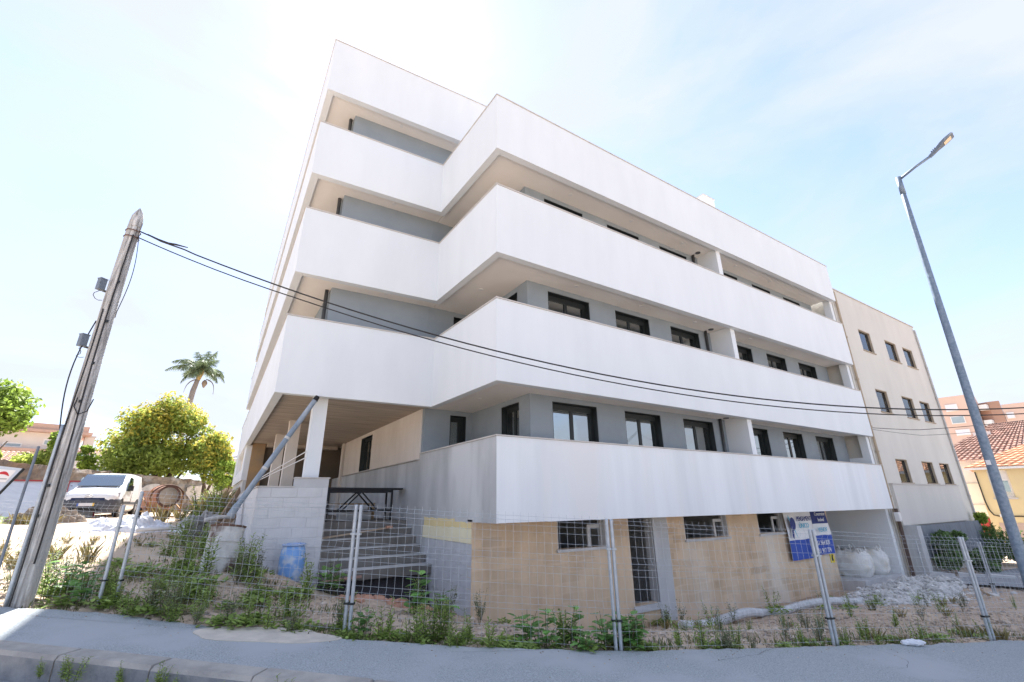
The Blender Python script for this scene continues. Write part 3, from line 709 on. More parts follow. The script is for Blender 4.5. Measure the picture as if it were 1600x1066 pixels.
# block walls: single blocks with open joints over a mortar core
BL, BH, JT = 0.50, 0.20, 0.004
_blk = {}
def block_obj(L, d, m):
    key = (round(L,2), round(d,2), m.name)
    if key not in _blk:
        mb = MB(); b = .006
        X, Z = L-JT, BH-JT; b = .004
        mb.add([(0,0,0),(X,0,0),(X,0,Z),(0,0,Z),(b,-b,b),(X-b,-b,b),(X-b,-b,Z-b),(b,-b,Z-b),(0,d,0),(X,d,0),(X,d,Z),(0,d,Z)],
               [(4,5,6,7),(0,1,5,4),(1,2,6,5),(2,3,7,6),(3,0,4,7),(0,8,9,1),(1,9,10,2),(2,10,11,3),(3,11,8,0)])
        me = bpy.data.meshes.new('concrete_block'); me.from_pydata(mb.v, [], mb.f); me.materials.append(m); _blk[key] = me
    return _blk[key]
def block_wall(p0, dirv, length, z0, z1f, m, skip=lambda u, z: False):
    """courses of blocks on a vertical face starting at p0 and running along dirv"""
    ang = math.atan2(dirv[1], dirv[0]); row = 0; z = z0
    while z < z1f(length/2)-0.02:
        u = -(BL/2)*(row % 2)
        while u < length-0.02:
            a, b = max(0, u), min(length, u+BL)
            if b-a > 0.06 and not skip((a+b)/2, z) and z+BH <= z1f((a+b)/2)+0.03:
                o = bpy.data.objects.new('concrete_block', block_obj(b-a, 0.05, m)); col.objects.link(o); o.parent = B
                r = random.uniform(-.002, .002)
                o.location = Vector((p0[0]+dirv[0]*a + dirv[1]*r, p0[1]+dirv[1]*a - dirv[0]*r, z)) - B.location
                o.rotation_euler = (0, 0, ang)
            u += BL
        z += BH; row += 1
# low wall in front of the portico
d1 = Vector((math.cos(a2), math.sin(a2)))
LW = 1.36
mb = MB()
mb.prism([(0.866,11.105),(0.86+d1.x*LW, 11.105+d1.y*LW),(0.86+d1.x*LW,11.345+d1.y*LW),(1.06,11.345),(1.06,17.2),(0.866,17.2)], -0.3, 1.965)
mb.build('wall', block_w, B)
mb = MB(); mb.prism([(0.86+d1.x*.68, 11.10+d1.y*.68),(0.86+d1.x*LW, 11.10+d1.y*LW),(0.86+d1.x*LW,11.34+d1.y*LW),(0.86+d1.x*.68,11.34+d1.y*.68)], 1.966, 2.15); mb.build('wall', concrete_lt, B)
mb = MB(); mb.prism([(0.84,11.08),(0.86+d1.x*.68, 11.08+d1.y*.68),(0.86+d1.x*.68,11.36+d1.y*.68),(1.08,11.36),(1.08,17.2),(0.84,17.2)], 1.967, 1.99); mb.build('coping', coping_m, B)
mb = MB(); mb.prism([(0.85+d1.x*.68, 11.08+d1.y*.68),(0.88+d1.x*LW, 11.08+d1.y*LW),(0.88+d1.x*LW,11.36+d1.y*LW),(0.85+d1.x*.68,11.36+d1.y*.68)], 2.151, 2.175); mb.build('coping', coping_m, B)
block_wall((0.86,11.10), d1, LW, -0.04, lambda u: 1.97, block_w)
block_wall((0.862,17.1), Vector((0,-1)), 5.99, 0.56, lambda u: 1.97, block_w)
# grey block face below the yellow insulation, beside the stairs
mb = MB(); mb.box(4.591, 4.80, 8.705, 11.3, -0.9, 1.247); mb.build('wall', block_m, B)
block_wall((4.585,11.10), Vector((0,-1)), 2.40, -0.76, lambda u: 0.84, block_m)
mb = MB(); mb.box(4.5855, 4.5905, 11.10, 11.735, -0.6, 1.247); mb.build('wall', concrete, B)
def board(y0, y1, z0, ztop, m, x0):
    n = 26; V = []; F = []
    for i in range(n+1):
        y = y0+(y1-y0)*i/n
        z = ztop + 0.035*mnoise.noise(Vector((y*3.1, 0, 2))) + 0.02*mnoise.noise(Vector((y*13, 0, 5)))
        V += [(x0, y, z0), (x0, y, z), (x0+.05, y, z), (x0+.05, y, z0)]
    for i in range(n):
        a, b = i*4, i*4+4
        F += [(a,a+1,b+1,b),(a+1,a+2,b+2,b+1),(a+2,a+3,b+3,b+2),(a+3,a,b,b+3)]
    F += [(3,2,1,0), (n*4, n*4+1, n*4+2, n*4+3)]
    mb = MB(); mb.add(V, F); mb.build('insulation_board', m, B)
board(8.715, 9.93, 0.845, 1.12, insul_l, 4.570); board(9.94, 11.25, 0.845, 1.10, insul_l, 4.572)
board(8.735, 9.5, 1.06, 1.235, insul_m, 4.5745); board(9.5, 11.2, 1.04, 1.29, insul_m, 4.5765)
# basement wall under the street parapet
mb = MB()
mb.holes('x', 8.69, 0.22, 4.585, 19.0, -1.75, 1.288, [(6.72,8.20,.62,1.289),(8.95,9.80,-.72,1.289),(11.07,13.02,.63,1.289),(14.60,16.10,.63,1.289)])
mb.build('basement_wall', tanwall, B)
mb = MB(); mb.box(9.80, 10.36, 8.665, 8.90, -1.6, 1.287); mb.build('pillar', concrete_lt, B)
mb = MB(); mb.box(9.77, 9.799, 8.70, 8.93, -.72, 1.2865); mb.build('door_lining', concrete_lt, B)
mb = MB(); mb.box(8.90, 9.84, 8.64, 8.95, -.86, -.725); mb.build('door_sill', concrete_lt, B)
for a, b in ((6.68,8.24),(11.03,13.06),(14.56,16.14)):
    mb = MB(); mb.box(a, b, 8.645, 8.95, .56, .618); mb.build('window_sill', concrete_lt, B)
    mb = MB(); mb.box(b-.075, b-.042, 8.70, 8.93, .62, 1.2865); mb.build('window_lining', concrete_lt, B); mb = MB(); mb.box(a+.042, a+.07, 8.70, 8.93, .62, 1.2865); mb.build('window_lining', concrete_lt, B)
    mb = MB(); mb.box(b-.13, b-.08, 8.80, 8.86, .62, 1.287); mb.box(b-.52, b-.44, 8.82, 8.86, .62, 1.10); mb.box(b-.44, b-.13, 8.82, 8.86, 1.02, 1.10); mb.build('window_frame', concrete_lt, B)
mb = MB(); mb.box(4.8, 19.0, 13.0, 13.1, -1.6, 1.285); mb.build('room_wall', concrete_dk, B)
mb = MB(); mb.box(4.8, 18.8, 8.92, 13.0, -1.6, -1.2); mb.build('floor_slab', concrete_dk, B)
for xw in (8.5, 10.4, 13.6):
    mb = MB(); mb.box(xw, xw+.15, 8.92, 12.99, -1.19, 1.285); mb.build('room_wall', concrete, B)
# open garage bay at the right hand end
mb = MB(); mb.box(18.8, 19.0, 8.92, 13.0, -1.6, 1.286); mb.build('wall', white_raw, B)
mb = MB(); mb.box(19.0, 22.2, 12.8, 13.0, -1.6, 1.286); mb.build('wall', white_raw, B)
mb = MB(); mb.box(21.98, 22.2, 7.93, 12.79, -1.6, 1.286); mb.build('wall', white_raw, B)
mb = MB(); mb.box(19.0, 21.98, 7.95, 12.79, -1.6, -.98); mb.build('floor_slab', concrete_lt, B)

# ================================================================ cream building next door
C = thing('cream_building', 'plain cream rendered building with nine small brown framed windows beside the white one', 'building', (22.3, 7.9, 0))
CW = [(24.22,25.45),(27.10,28.45),(29.30,30.60)]
CZ = [(8.05,9.08),(5.21,6.23),(2.24,3.20)]
mb = MB(); mb.holes('x', 7.9, 0.3, 22.23, 32.0, -1.6, 10.70, [(a, b, z0, z1) for a, b in CW for z0, z1 in CZ]); mb.build('wall', cream, C)
mb = MB(); mb.box(22.23, 22.5, 8.2, 24, -1.6, 10.70); mb.box(31.7, 32.0, 8.2, 24, -1.6, 10.70); mb.box(22.5, 31.7, 23.7, 24, -1.6, 10.7); mb.build('wall', cream, C)
mb = MB(); mb.box(22.5, 31.7, 8.2, 23.7, 10.2, 10.4); mb.build('roof', concrete_lt, C)
mb = MB(); mb.box(22.20, 32.04, 7.86, 8.2, 10.703, 10.75); mb.build('coping', coping_m, C)
mb = MB(); mb.box(22.5, 31.7, 11.9, 12, -1, 10.1); mb.build('room_wall', plaster, C)
for a, b in CW:
    for z0, z1 in CZ:
        mb = MB(); y = 7.985; f = .04
        mb.box(a,b,y,y+.05,z1-f,z1); mb.box(a,b,y,y+.05,z0,z0+f); mb.box(a,a+f+.01,y,y+.05,z0+f,z1-f); mb.box(b-f-.02,b,y,y+.05,z0+f,z1-f)
        w = mb.build('window', brownfr, C)
        p = MB(); p.box(a+f+.01, b-f-.02, y+.02, y+.028, z0+f, z1-f); p.build('pane', glass_d, w)
        p = MB(); n = 40; V = []
        for i in range(n+1):
            x = a+f+.03+(b-a-2*f-.06)*i/n; V += [(x, y+.085+.018*math.sin(i*1.55+a), z0+f+.01), (x, y+.085+.018*math.sin(i*1.55+a), z1-f)]
        p.add(V, [(2*i, 2*i+2, 2*i+3, 2*i+1) for i in range(n)]); p.build('curtain', curtain, w)
        r = MB(); r.box(a-.001+.002,a+.03,7.912,y,z0,z1); r.box(b-.03,b-.001,7.912,y,z0,z1); r.box(a+.03,b-.03,7.912,y,z1-.03,z1-.001); r.build('lining', reveal_m, w)
        r = MB(); r.box(a-.05,b+.05,7.86,y,z0-.045,z0-.002); r.build('sill', reveal_m, w)
mb = MB(); mb.prism([(22.9,7.79),(30.55,7.79),(30.55,7.898),(22.9,7.898)], .62, 2.15); mb.build('lower_panel', cream_p, C)
mb = MB(); mb.box(22.85, 30.62, 7.76, 7.899, 2.152, 2.19); mb.build('ledge', coping_m, C)
mb = MB(); mb.tube([(22.42,7.82,-1.2),(22.42,7.82,10.5)], .05, 8)
for z in (1.7,3.4,4.4,6.4,8.3): mb.lathe([(.07,-.03),(.07,.03)], (22.42,7.82,z), 8)
mb.build('downpipe', reveal_m, C, smooth=False)
mb = MB(); mb.tube([(31.9,7.84,-1.2),(31.9,7.84,10.5)], .045, 8)
for z in (1.7,3.4,5.0,6.6,8.3): mb.lathe([(.06,-.03),(.06,.03)], (31.9,7.84,z), 8)
mb.build('downpipe', mat('pale_downpipe', (.50,.49,.47), (.44,.43,.41), 3, .6), C)
mb = MB(); mb.box(23.05, 23.45, 7.45, 7.895, -1.4, .615); mb.build('pier', concrete_lt, C)
mb = MB(); mb.tube([(22.31,7.72,-1.1),(22.32,7.70,1.25)], .06, 8); mb.build('downpipe', wood_end, C)
LV = thing('sheet_metal_screen', 'weathered grey ribbed metal screen below the cream building, behind the dark ivy', 'metal screen', (23.8,7.7,-.3))
k = 0; x = 23.75
while x < 31.0:
    mb = MB(); mb.add([(x,7.55,-.55),(x+.10,7.50,-.55),(x+.20,7.55,-.55),(x,7.60,.60),(x+.10,7.555,.60),(x+.20,7.60,.60)], [(0,1,4,3),(1,2,5,4)])
    mb.add([(x,7.58,-.55),(x+.20,7.58,-.55),(x+.20,7.62,.60),(x,7.62,.60)], [(1,0,3,2)])
    mb.build('metal_rib', louver, LV); x += .205
UB = thing('utility_box', 'small white meter box fixed between white building and cream building', 'meter box', (22.25,7.7,1.0))
mb = MB(); mb.box(22.10,22.32,7.60,7.735,.80,1.12); ub = mb.build('case', offwhite, UB)
mb = MB(); mb.box(22.12,22.30,7.585,7.599,.83,1.09); mb.build('lid', offwhite, UB)

# far right: pale house, yellow house, peach tower
def tile_roof(mb, a, b, c, d, nu, nv, lift=0.05):
    """barrel tiles as small humps over the quad a-b (eave) d-c (ridge)"""
    a, b, c, d = map(Vector, (a, b, c, d))
    nrm = (b-a).cross(d-a).normalized()
    for j in range(nv):
        for i in range(nu):
            def P(u, v, h): 
                p = (a*(1-u)+b*u)*(1-v) + (d*(1-u)+c*u)*v
                return p + nrm*h
            u0, u1, v0, v1 = i/nu, (i+.96)/nu, j/nv, (j+1.12)/nv
            um = (u0+u1)/2; l0 = lift*1.0+random.uniform(0,.01); 
            V = [P(u0,v0,.02+.03), P(u0+(u1-u0)*.25,v0,l0+.055), P(um+(u1-u0)*.25,v0,l0+.055), P(u1,v0,.02+.03),
                 P(u0,v1,.0), P(u0+(u1-u0)*.25,v1,l0), P(um+(u1-u0)*.25,v1,l0), P(u1,v1,.0)]
            mb.add(V, [(0,1,5,4),(1,2,6,5),(2,3,7,6),(0,3,2,1)])
YH = thing('yellow_house', 'yellow painted house with orange tiled roof and white shuttered window', 'house', (37.2,6.4,-1))
# facade runs away to the right; corner nearest the cream building
ya, yb = Vector((37.0,8.55)), Vector((39.6,-6.0))
yd = (yb-ya).normalized(); yn = Vector((-yd.y, yd.x))           # yn points away from the road
if yn.x < 0: yn = -yn
def yp(u, o, z): q = ya + yd*u + yn*o; return (q.x, q.y, z)
def ybox(mb, u0, u1, o0, o1, z0, z1):
    V = [yp(u0,o0,z0),yp(u1,o0,z0),yp(u1,o1,z0),yp(u0,o1,z0),yp(u0,o0,z1),yp(u1,o0,z1),yp(u1,o1,z1),yp(u0,o1,z1)]
    return mb.add(V, [(0,3,2,1),(4,5,6,7),(0,1,5,4),(1,2,6,5),(2,3,7,6),(3,0,4,7)])
mb = MB()
wz0, wz1, wu0, wu1 = 1.60, 3.05, 0.50, 1.30
for (u0,u1,z0,z1) in ((0,wu0,-1.6,3.15),(wu1,14,-1.6,3.15),(wu0,wu1,-1.6,wz0),(wu0,wu1,wz1,3.15)): ybox(mb, u0, u1, 0, .3, z0, z1)
ybox(mb, 0, .3, .3, 8, -1.6, 3.15); ybox(mb, 13.7, 14, .3, 8, -1.6, 3.15)
mb.build('wall', yellow_m, YH)
mb = MB(); ybox(mb, wu0-.0, wu1, .13, .19, wz1-.45, wz1); mb.build('shutter_box', offwhite, YH)
mb = MB()
for q in ((wu0,wu0+.09,wz0,wz1-.45),(wu1-.09,wu1,wz0,wz1-.45),(wu0+.09,wu1-.09,wz0,wz0+.09),(wu0+.09,wu1-.09,wz1-.56,wz1-.45)): ybox(mb, q[0],q[1],.12,.18,q[2],q[3])
w = mb.build('window_frame', offwhite, YH)
mb = MB(); ybox(mb, wu0+.09, wu1-.09, .14, .15, wz0+.09, wz1-.56); mb.build('pane', glass_v, w)
mb = MB(); ybox(mb, wu0+.02, wu1-.02, .5, .55, wz0, wz1); mb.build('blind', louver, w)
mb = MB(); ybox(mb, wu0-.08, wu1+.08, -.08, .12, wz0-.09, wz0-.003); mb.build('sill', coping_m, YH)
mb = MB(); ybox(mb, .3, 14, -.03, -.002, -1.6, .30); mb.build('plinth', mat('pinkish_plinth', (.55,.42,.34), (.48,.37,.30), 2, .9), YH)
mb = MB(); ybox(mb, -.35, 14.3, -.35, -.27, 3.10, 3.22); mb.build('gutter', offwhite, YH)
mb = MB(); tile_roof(mb, yp(-.35,-.30,3.20), yp(14.3,-.30,3.20), yp(9.5,4.6,5.35), yp(4.2,4.6,5.35), 40, 16)
o = mb.build('roof_tiles', tile_o, YH); o['kind'] = 'stuff'
mb = MB(); tile_roof(mb, yp(-.35,8.3,3.20), yp(-.35,-.30,3.20), yp(4.2,4.6,5.35), yp(4.2,4.6,5.35), 26, 16); o = mb.build('roof_tiles', tile_o, YH); o['kind'] = 'stuff'
mb = MB(); mb.tube([yp(.03,-.05,3.0), yp(.05,-.05,1.4), yp(.10,-.05,.95), yp(.22,-.05,.70), yp(.40,-.05,.64), yp(6,-.05,.64)], .03, 6); mb.build('cable_conduit', cable_m, YH)
mb = MB(); ybox(mb, .44, .66, -.12, -.003, .60, .74); mb.build('cable_box', offwhite, YH)
WH = thing('pale_house', 'narrow pale house with old dark tiled roof between cream and yellow buildings', 'house', (43,10,-1))
def wp(u, o, z): q = Vector((43.0,11.9)) + Vector((.12,-.99))*u + Vector((.99,.12))*o; return (q.x, q.y, z)
def wbox(mb, u0, u1, o0, o1, z0, z1):
    V = [wp(u0,o0,z0),wp(u1,o0,z0),wp(u1,o1,z0),wp(u0,o1,z0),wp(u0,o0,z1),wp(u1,o0,z1),wp(u1,o1,z1),wp(u0,o1,z1)]
    return mb.add(V, [(0,3,2,1),(4,5,6,7),(0,1,5,4),(1,2,6,5),(2,3,7,6),(3,0,4,7)])
mb = MB(); wbox(mb, 0, 10, 0, 7, -1.6, 3.95); mb.build('wall', offwhite, WH)
mb = MB(); wbox(mb, .05, 9.9, -.03, -.002, -1.6, .40); mb.build('base_band', redband, WH)
mb = MB(); wbox(mb, .05, 3, -.06, -.002, 1.15, 1.22); wbox(mb, .05, 3, -.06, -.002, 2.5, 2.56); mb.build('string_course', concrete_lt, WH)
mb = MB(); tile_roof(mb, wp(-.4,-.4,3.95), wp(10.4,-.4,3.95), wp(7.0,3.5,6.6), wp(3.4,3.5,6.6), 34, 16); o = mb.build('roof_tiles', tile_d, WH); o['kind'] = 'stuff'
mb = MB(); tile_roof(mb, wp(-.4,7.4,3.95), wp(-.4,-.4,3.95), wp(3.4,3.5,6.6), wp(3.4,3.5,6.6), 24, 16); o = mb.build('roof_tiles', tile_d, WH); o['kind'] = 'stuff'
mb = MB(); wbox(mb, 2.3, 3.2, 2.2, 3.4, 4.6, 6.0); mb.build('dormer', offwhite, WH)
TW = thing('peach_tower', 'tall peach coloured apartment tower with small windows far behind the lamp post', 'apartment tower', (108,22,0))
mb = MB(); mb.prism([(106.4,30.5),(108.0,21.75),(124,24.6),(122,33.4)], -2, 18.5); mb.build('wall', peach_m, TW)
mb = MB(); mb.prism([(109.5,20.6),(109.75,19.3),(124,22),(123.5,24.4),(110,22.0)], -2, 17.0); mb.build('wall', peach_d, TW)
mb = MB(); mb.prism([(109.8,19.25),(110.3,16.6),(112,14.0),(126,17),(124,21.8)], -2, 16.3); mb.build('wall', peach_m, TW)
far_pane = mat('far_window_pane', (.36,.45,.49), (.30,.38,.42), .5, .3)
def towin(px, py, z0, z1, w, h_m, fr=offwhite):
    d = Vector((1.6,-8.75)).normalized(); nrm = Vector((-d.y, d.x)); nrm = -nrm if nrm.x > 0 else nrm
    a = Vector((px,py)) - d*w/2; b = Vector((px,py)) + d*w/2
    mb = MB(); mb.prism([tuple(a), tuple(b), tuple(b+nrm*.15), tuple(a+nrm*.15)], z0, z1); f = mb.build('window', fr, TW)
    mb = MB(); a2_, b2_ = a+d*.12+nrm*.151, b-d*.12+nrm*.151
    mb.prism([tuple(a2_), tuple(b2_), tuple(b2_+nrm*.02), tuple(a2_+nrm*.02)], z0+.12, z1-.12); mb.build('pane', h_m, f)
def onw(y): return 106.4 + (30.5-y)*(1.6/8.75)
for y, z0, z1, w in ((24.9,15.9,17.1,1.6),(24.6,13.7,15.0,1.8),(24.5,11.7,12.7,1.8),(24.3,8.6,10.6,1.8)): towin(onw(y), y, z0, z1, w, curtain if z0 > 15 or 11 < z0 < 12 else far_pane)
for y, z0, z1, w in ((18.6,13.9,14.9,.9),(17.8,11.9,12.8,.9),(16.9,9.6,10.6,.9),(18.3,9.4,10.6,.9)): towin(109.75+(19.3-y)*.19, y, z0, z1, w, curtain)
for z in (15.6, 13.0, 10.4, 7.8):
    mb = MB(); mb.box(108.3,109.5,20.7,21.7,z,z+.9); mb.build('balcony', offwhite, TW)

# ================================================================ left background
LH = thing('long_pale_house', 'long pale pink house with stepped flat eaves and chimney behind the trees', 'house', (-13,58.5,1.3))
def lp(x, o, z): return (-15.6 + x*.963 - o*.27, 57.9 + x*.27 + o*.963, z)
def lbox(mb, u0, u1, o0, o1, z0, z1):
    V = [lp(u0,o0,z0),lp(u1,o0,z0),lp(u1,o1,z0),lp(u0,o1,z0),lp(u0,o0,z1),lp(u1,o0,z1),lp(u1,o1,z1),lp(u0,o1,z1)]
    return mb.add(V, [(0,3,2,1),(4,5,6,7),(0,1,5,4),(1,2,6,5),(2,3,7,6),(3,0,4,7)])
mb = MB(); lbox(mb, -12, 4.7, 0, 8, 1, 8.1); mb.build('wall', housew, LH)
mb = MB(); lbox(mb, -12.6, 5.3, -.8, 8.6, 8.1, 8.35); lbox(mb, -12.4, 5.0, -.5, 8.3, 8.36, 8.9); mb.build('eave', tile_p, LH)
mb = MB(); lbox(mb, -12.6, 4.9, -.9, -.002, 6.35, 6.6); mb.build('ledge', tile_p, LH)
mb = MB(); lbox(mb, 4.71, 9.5, .5, 7, 1, 6.3); mb.build('wall', offwhite, LH)
mb = MB(); tile_roof(mb, lp(4.7,.1,6.3), lp(9.9,.1,6.3), lp(9.9,4,7.3), lp(4.7,4,7.3), 18, 10); o = mb.build('roof_tiles', tile_p, LH); o['kind'] = 'stuff'
mb = MB(); lbox(mb, 5.0, 5.75, 1, 1.7, 6.6, 8.1); c_ = mb.build('chimney', plaster, LH)
mb = MB(); lbox(mb, 4.92, 5.83, .92, 1.78, 8.101, 8.25); mb.build('cap', coping_m, c_)
for u, z0, z1, w in ((2.6,7.0,7.55,.9),(.3,6.7,7.1,1.2),(-2.5,6.9,7.6,1.0),(6.5,4.1,5.3,1.1),(8.4,4.1,5.3,1.1),(1.5,3.2,4.6,1.2)):
    o_ = -.03 if u < 4.7 else .47
    mb = MB(); lbox(mb, u-w/2, u+w/2, o_, o_+.028, z0, z1); f_ = mb.build('window', offwhite, LH)
    mb = MB(); lbox(mb, u-w/2+.1, u+w/2-.1, o_-.012, o_-.001, z0+.1, z1-.1); mb.build('pane', far_pane, f_)
SH = thing('tiled_shed', 'low shed with pale pink tiled roof at the far left behind the hoarding', 'shed', (-13,43.2,1.3))
mb = MB(); mb.box(-17, -10.9, 43.2, 47, 1, 4.35); mb.build('wall', yellow_m, SH)
mb = MB(); tile_roof(mb, (-17.3,42.9,4.35), (-10.6,42.9,4.35), (-10.9,45.2,5.25), (-17.3,45.2,5.25), 26, 9); o = mb.build('roof_tiles', tile_p, SH); o['kind'] = 'stuff'
GH = thing('grey_roofed_house', 'distant house with grey sloping roof between yellow bush and white building', 'house', (2,60,1.3))
mb = MB(); mb.box(.9, 10, 59.5, 67, 1, 6.5); mb.build('wall', offwhite, GH)
mb = MB(); mb.add([(-.9,58.9,6.1),(10,58.9,7.9),(10,63,9.6),(-.9,63,7.6),(-.9,58.9,6.25),(10,58.9,8.05),(10,63,9.75),(-.9,63,7.75)], [(0,3,2,1),(4,5,6,7),(0,1,5,4),(1,2,6,5),(2,3,7,6),(3,0,4,7)]); mb.build('roof', greyroof, GH)
mb = MB(); mb.box(.2, .85, 59.3, 59.49, 1, 6.0); mb.build('porch_post', rust_m, GH)

# old stone wall closing the lot
SW = thing('old_stone_wall', 'rough brown boundary wall with patches of old plaster at back of the lot', 'wall', (-4.5,31.7,1.2))
wpath = [(-13.5,19.0,3.5),(-7.05,26.06,3.34),(-4.51,31.6,3.30),(-1.5,35.5,3.22),(1.07,39.9,3.10),(6,45,3.0)]
V, F = [], []
def wpt(t):
    k = min(int(t), len(wpath)-2); f = t-k; a, b = wpath[k], wpath[k+1]
    return tuple(a[i]+(b[i]-a[i])*f for i in range(3)), Vector((b[0]-a[0], b[1]-a[1])).normalized()
N_, H_ = 150, 14
for i in range(N_+1):
    p, d = wpt(5*i/N_*0.99999); nrm = Vector((d.y, -d.x))
    for j in range(H_+1):
        z = 0.9+(p[2]-0.9)*j/H_ + (0.10*mnoise.noise(Vector((i*.35, 3, 1))) if j == H_ else 0)
        r = .10*mnoise.noise(Vector((i*.55, j*.75, 5))) + .05*mnoise.noise(Vector((i*1.7, j*1.9, 9)))
        V.append((p[0]+nrm.x*(.2+r), p[1]+nrm.y*(.2+r), z))
    V.append((p[0]-nrm.x*.25, p[1]-nrm.y*.25, p[2])); V.append((p[0]-nrm.x*.25, p[1]-nrm.y*.25, .9))
W_ = H_+3
for i in range(N_):
    for j in range(W_-1): F.append((i*W_+j, (i+1)*W_+j, (i+1)*W_+j+1, i*W_+j+1))
mb = MB(); mb.add(V, F); mb.build('masonry', stonew, SW)
pl_m = mat('peeling_plaster', (.62,.58,.54), (.44,.40,.36), 3, .9, .4, 20)
for t0, t1, zz0, zz1 in ((3.0,3.75,1.9,2.95),(2.35,2.75,2.0,2.8),(3.95,4.3,1.8,2.7)):
    ring = []; c0 = (t0+t1)/2
    for k in range(26):
        a = 2*math.pi*k/26; r = 1+.3*mnoise.noise(Vector((math.cos(a)*1.5, math.sin(a)*1.5, t0)))
        t = c0 + (t1-t0)/2*r*math.cos(a); z = (zz0+zz1)/2 + (zz1-zz0)/2*r*math.sin(a)
        p, d = wpt(t); nrm = Vector((d.y, -d.x)); ring.append((p[0]+nrm.x*.36, p[1]+nrm.y*.36, z))
    mb = MB(); n = len(ring); mb.add(ring + [(x+.05, y+.09, z) for x, y, z in ring], [tuple(range(n))] + [(i, i+n, (i+1)%n+n, (i+1)%n) for i in range(n)]); mb.build('plaster_patch', pl_m, SW)

# leaning hoarding sheets with a red top rail, and a sign board
hb = Vector((-7.35, 25.8)); hd = Vector((.98,.19)).normalized(); hn = Vector((hd.y,-hd.x))
for k, (u0, u1, zt) in enumerate(((0.3,1.90,2.62),(1.97,2.45,2.62),(2.5,3.5,2.62))):
    where = ('leftmost, beside the sign board', 'just left of the wooden pole', 'just left of the white van')[k]
    T = thing('hoarding_panel', 'pale blue leaning hoarding panel with dark red edges, '+where, 'hoarding panel', (hb.x+hd.x*u0, hb.y+hd.y*u0, 1.2), group='hoarding panels leaning in the lot')
    a, b = hb+hd*u0, hb+hd*u1
    P = [Vector((*(a+hn*.9), 1.15)), Vector((*(b+hn*.9), 1.15)), Vector((*b, zt)), Vector((*a, zt))]
    nr = (P[1]-P[0]).cross(P[3]-P[0]).normalized()*.03
    mb = MB(); mb.add(P + [p-nr for p in P], [(0,1,2,3),(7,6,5,4),(0,4,5,1),(1,5,6,2),(2,6,7,3),(3,7,4,0)]); mb.build('sheet', hoard_m, T)
    for p, q, w in ((P[3], P[2], .09), (P[0], P[3], .05), (P[1], P[2], .05)):
        mb = MB(); mb.beam(p+nr*.9, q+nr*.9, w, .05); mb.build('edge_rail', redband, T)
T = thing('sign_board', 'tilted white sign board with small red roof logo at the left edge', 'sign board', (-5.2,20.3,1.2))
P = [Vector((-6.6,19.75,1.3)), Vector((-5.35,20.15,1.75)), Vector((-4.95,20.42,2.76)), Vector((-6.6,19.9,2.95))]
nr = (P[1]-P[0]).cross(P[3]-P[0]).normalized()*.04
mb = MB(); mb.add(P + [p-nr for p in P], [(0,1,2,3),(7,6,5,4),(0,4,5,1),(1,5,6,2),(2,6,7,3),(3,7,4,0)]); mb.build('board', hoard_m, T)
mb = MB(); mb.beam(P[1]+nr*.2, P[2]+nr*.2, .05, .06); mb.beam(P[0]+nr*.2, P[1]+nr*.2, .05, .06); mb.build('edge_rail', frame_m, T)
def sp(u, v, h=.012):
    p = P[0]*(1-u)*(1-v) + P[1]*u*(1-v) + P[2]*u*v + P[3]*(1-u)*v
    return p + nr.normalized()*h
mb = MB(); mb.add([sp(.68,.62), sp(.93,.60), sp(.93,.93), sp(.68,.93)], [(0,1,2,3)]); mb.build('print_panel', ban_w, T)
mb = MB(); arc = [sp(.71+.19*i/10, .78+.10*math.sin(math.pi*i/10), .016) for i in range(11)] + [sp(.90-.19*i/10, .76+.045*math.sin(math.pi*i/10), .016) for i in range(11)]
mb.add(arc, [(i, i+1, 20-i, 21-i) for i in range(10)]); mb.build('logo', mat('red_print', (.55,.04,.05), None, 3, .6), T)
mb = MB(); mb.add([sp(.70,.68,.016), sp(.91,.67,.016), sp(.91,.70,.016), sp(.70,.71,.016)], [(0,1,2,3)]); mb.build('logo', mat('grey_print', (.4,.4,.42), None, 3, .6), T)
mb = MB(); n = 18; mb.add([sp(.30+.22*math.cos(2*math.pi*i/n)*(1+.3*mnoise.noise(Vector((i*.9,0,0)))), .42+.14*math.sin(2*math.pi*i/n), .014) for i in range(n)], [tuple(range(n))]); mb.build('print_patch', mat('green_print', (.10,.24,.22), None, 3, .6), T)

# ================================================================ pole, lamp, wires
gp = gz(-1.85, 9.22)
UP = thing('utility_pole', 'weathered wooden utility pole with pointed top and cables stapled down it', 'utility pole', (-1.85,9.22,gp))
zs = np.linspace(gp-.4, 6.2, 34); mb = MB(); V = []; F = []; n = 20
for i, z in enumerate(zs):
    f = (z-gp)/6; r = .128-.034*f; cx_, cy_ = -1.845-.035*f+.01*math.sin(z*.9), 9.225-.005*f+.014*math.sin(z*1.3)
    for j in range(n):
        t = 2*math.pi*j/n; rr = r*(1+.07*mnoise.noise(Vector((math.cos(t)*2.2, math.sin(t)*2.2, z*.35))) - .05*max(0, math.sin(t*3+z*.15))**8)
        V.append((cx_+rr*math.cos(t), cy_+rr*math.sin(t), z))
for i in range(len(zs)-1):
    for j in range(n): F.append((i*n+j, i*n+(j+1)%n, (i+1)*n+(j+1)%n, (i+1)*n+j))
mb.add(V, F); mb.build('trunk', wood_m, UP, smooth=True)
mb = MB(); mb.lathe([(.092,6.19),(.094,6.30),(.085,6.40),(.055,6.50),(.015,6.58)], (-1.88,9.22,0), 14, jit=.06); mb.build('pointed_top', wood_m, UP)
cdir = Vector((-.5,-.87)).normalized()
def polept(z, ang, off=.012):
    f = (z-gp)/6; r = .128-.034*f+off
    return Vector((-1.845-.035*f+r*math.cos(ang), 9.225-.005*f+r*math.sin(ang), z))
A0 = math.atan2(-9.2, 1.85)           # towards the camera
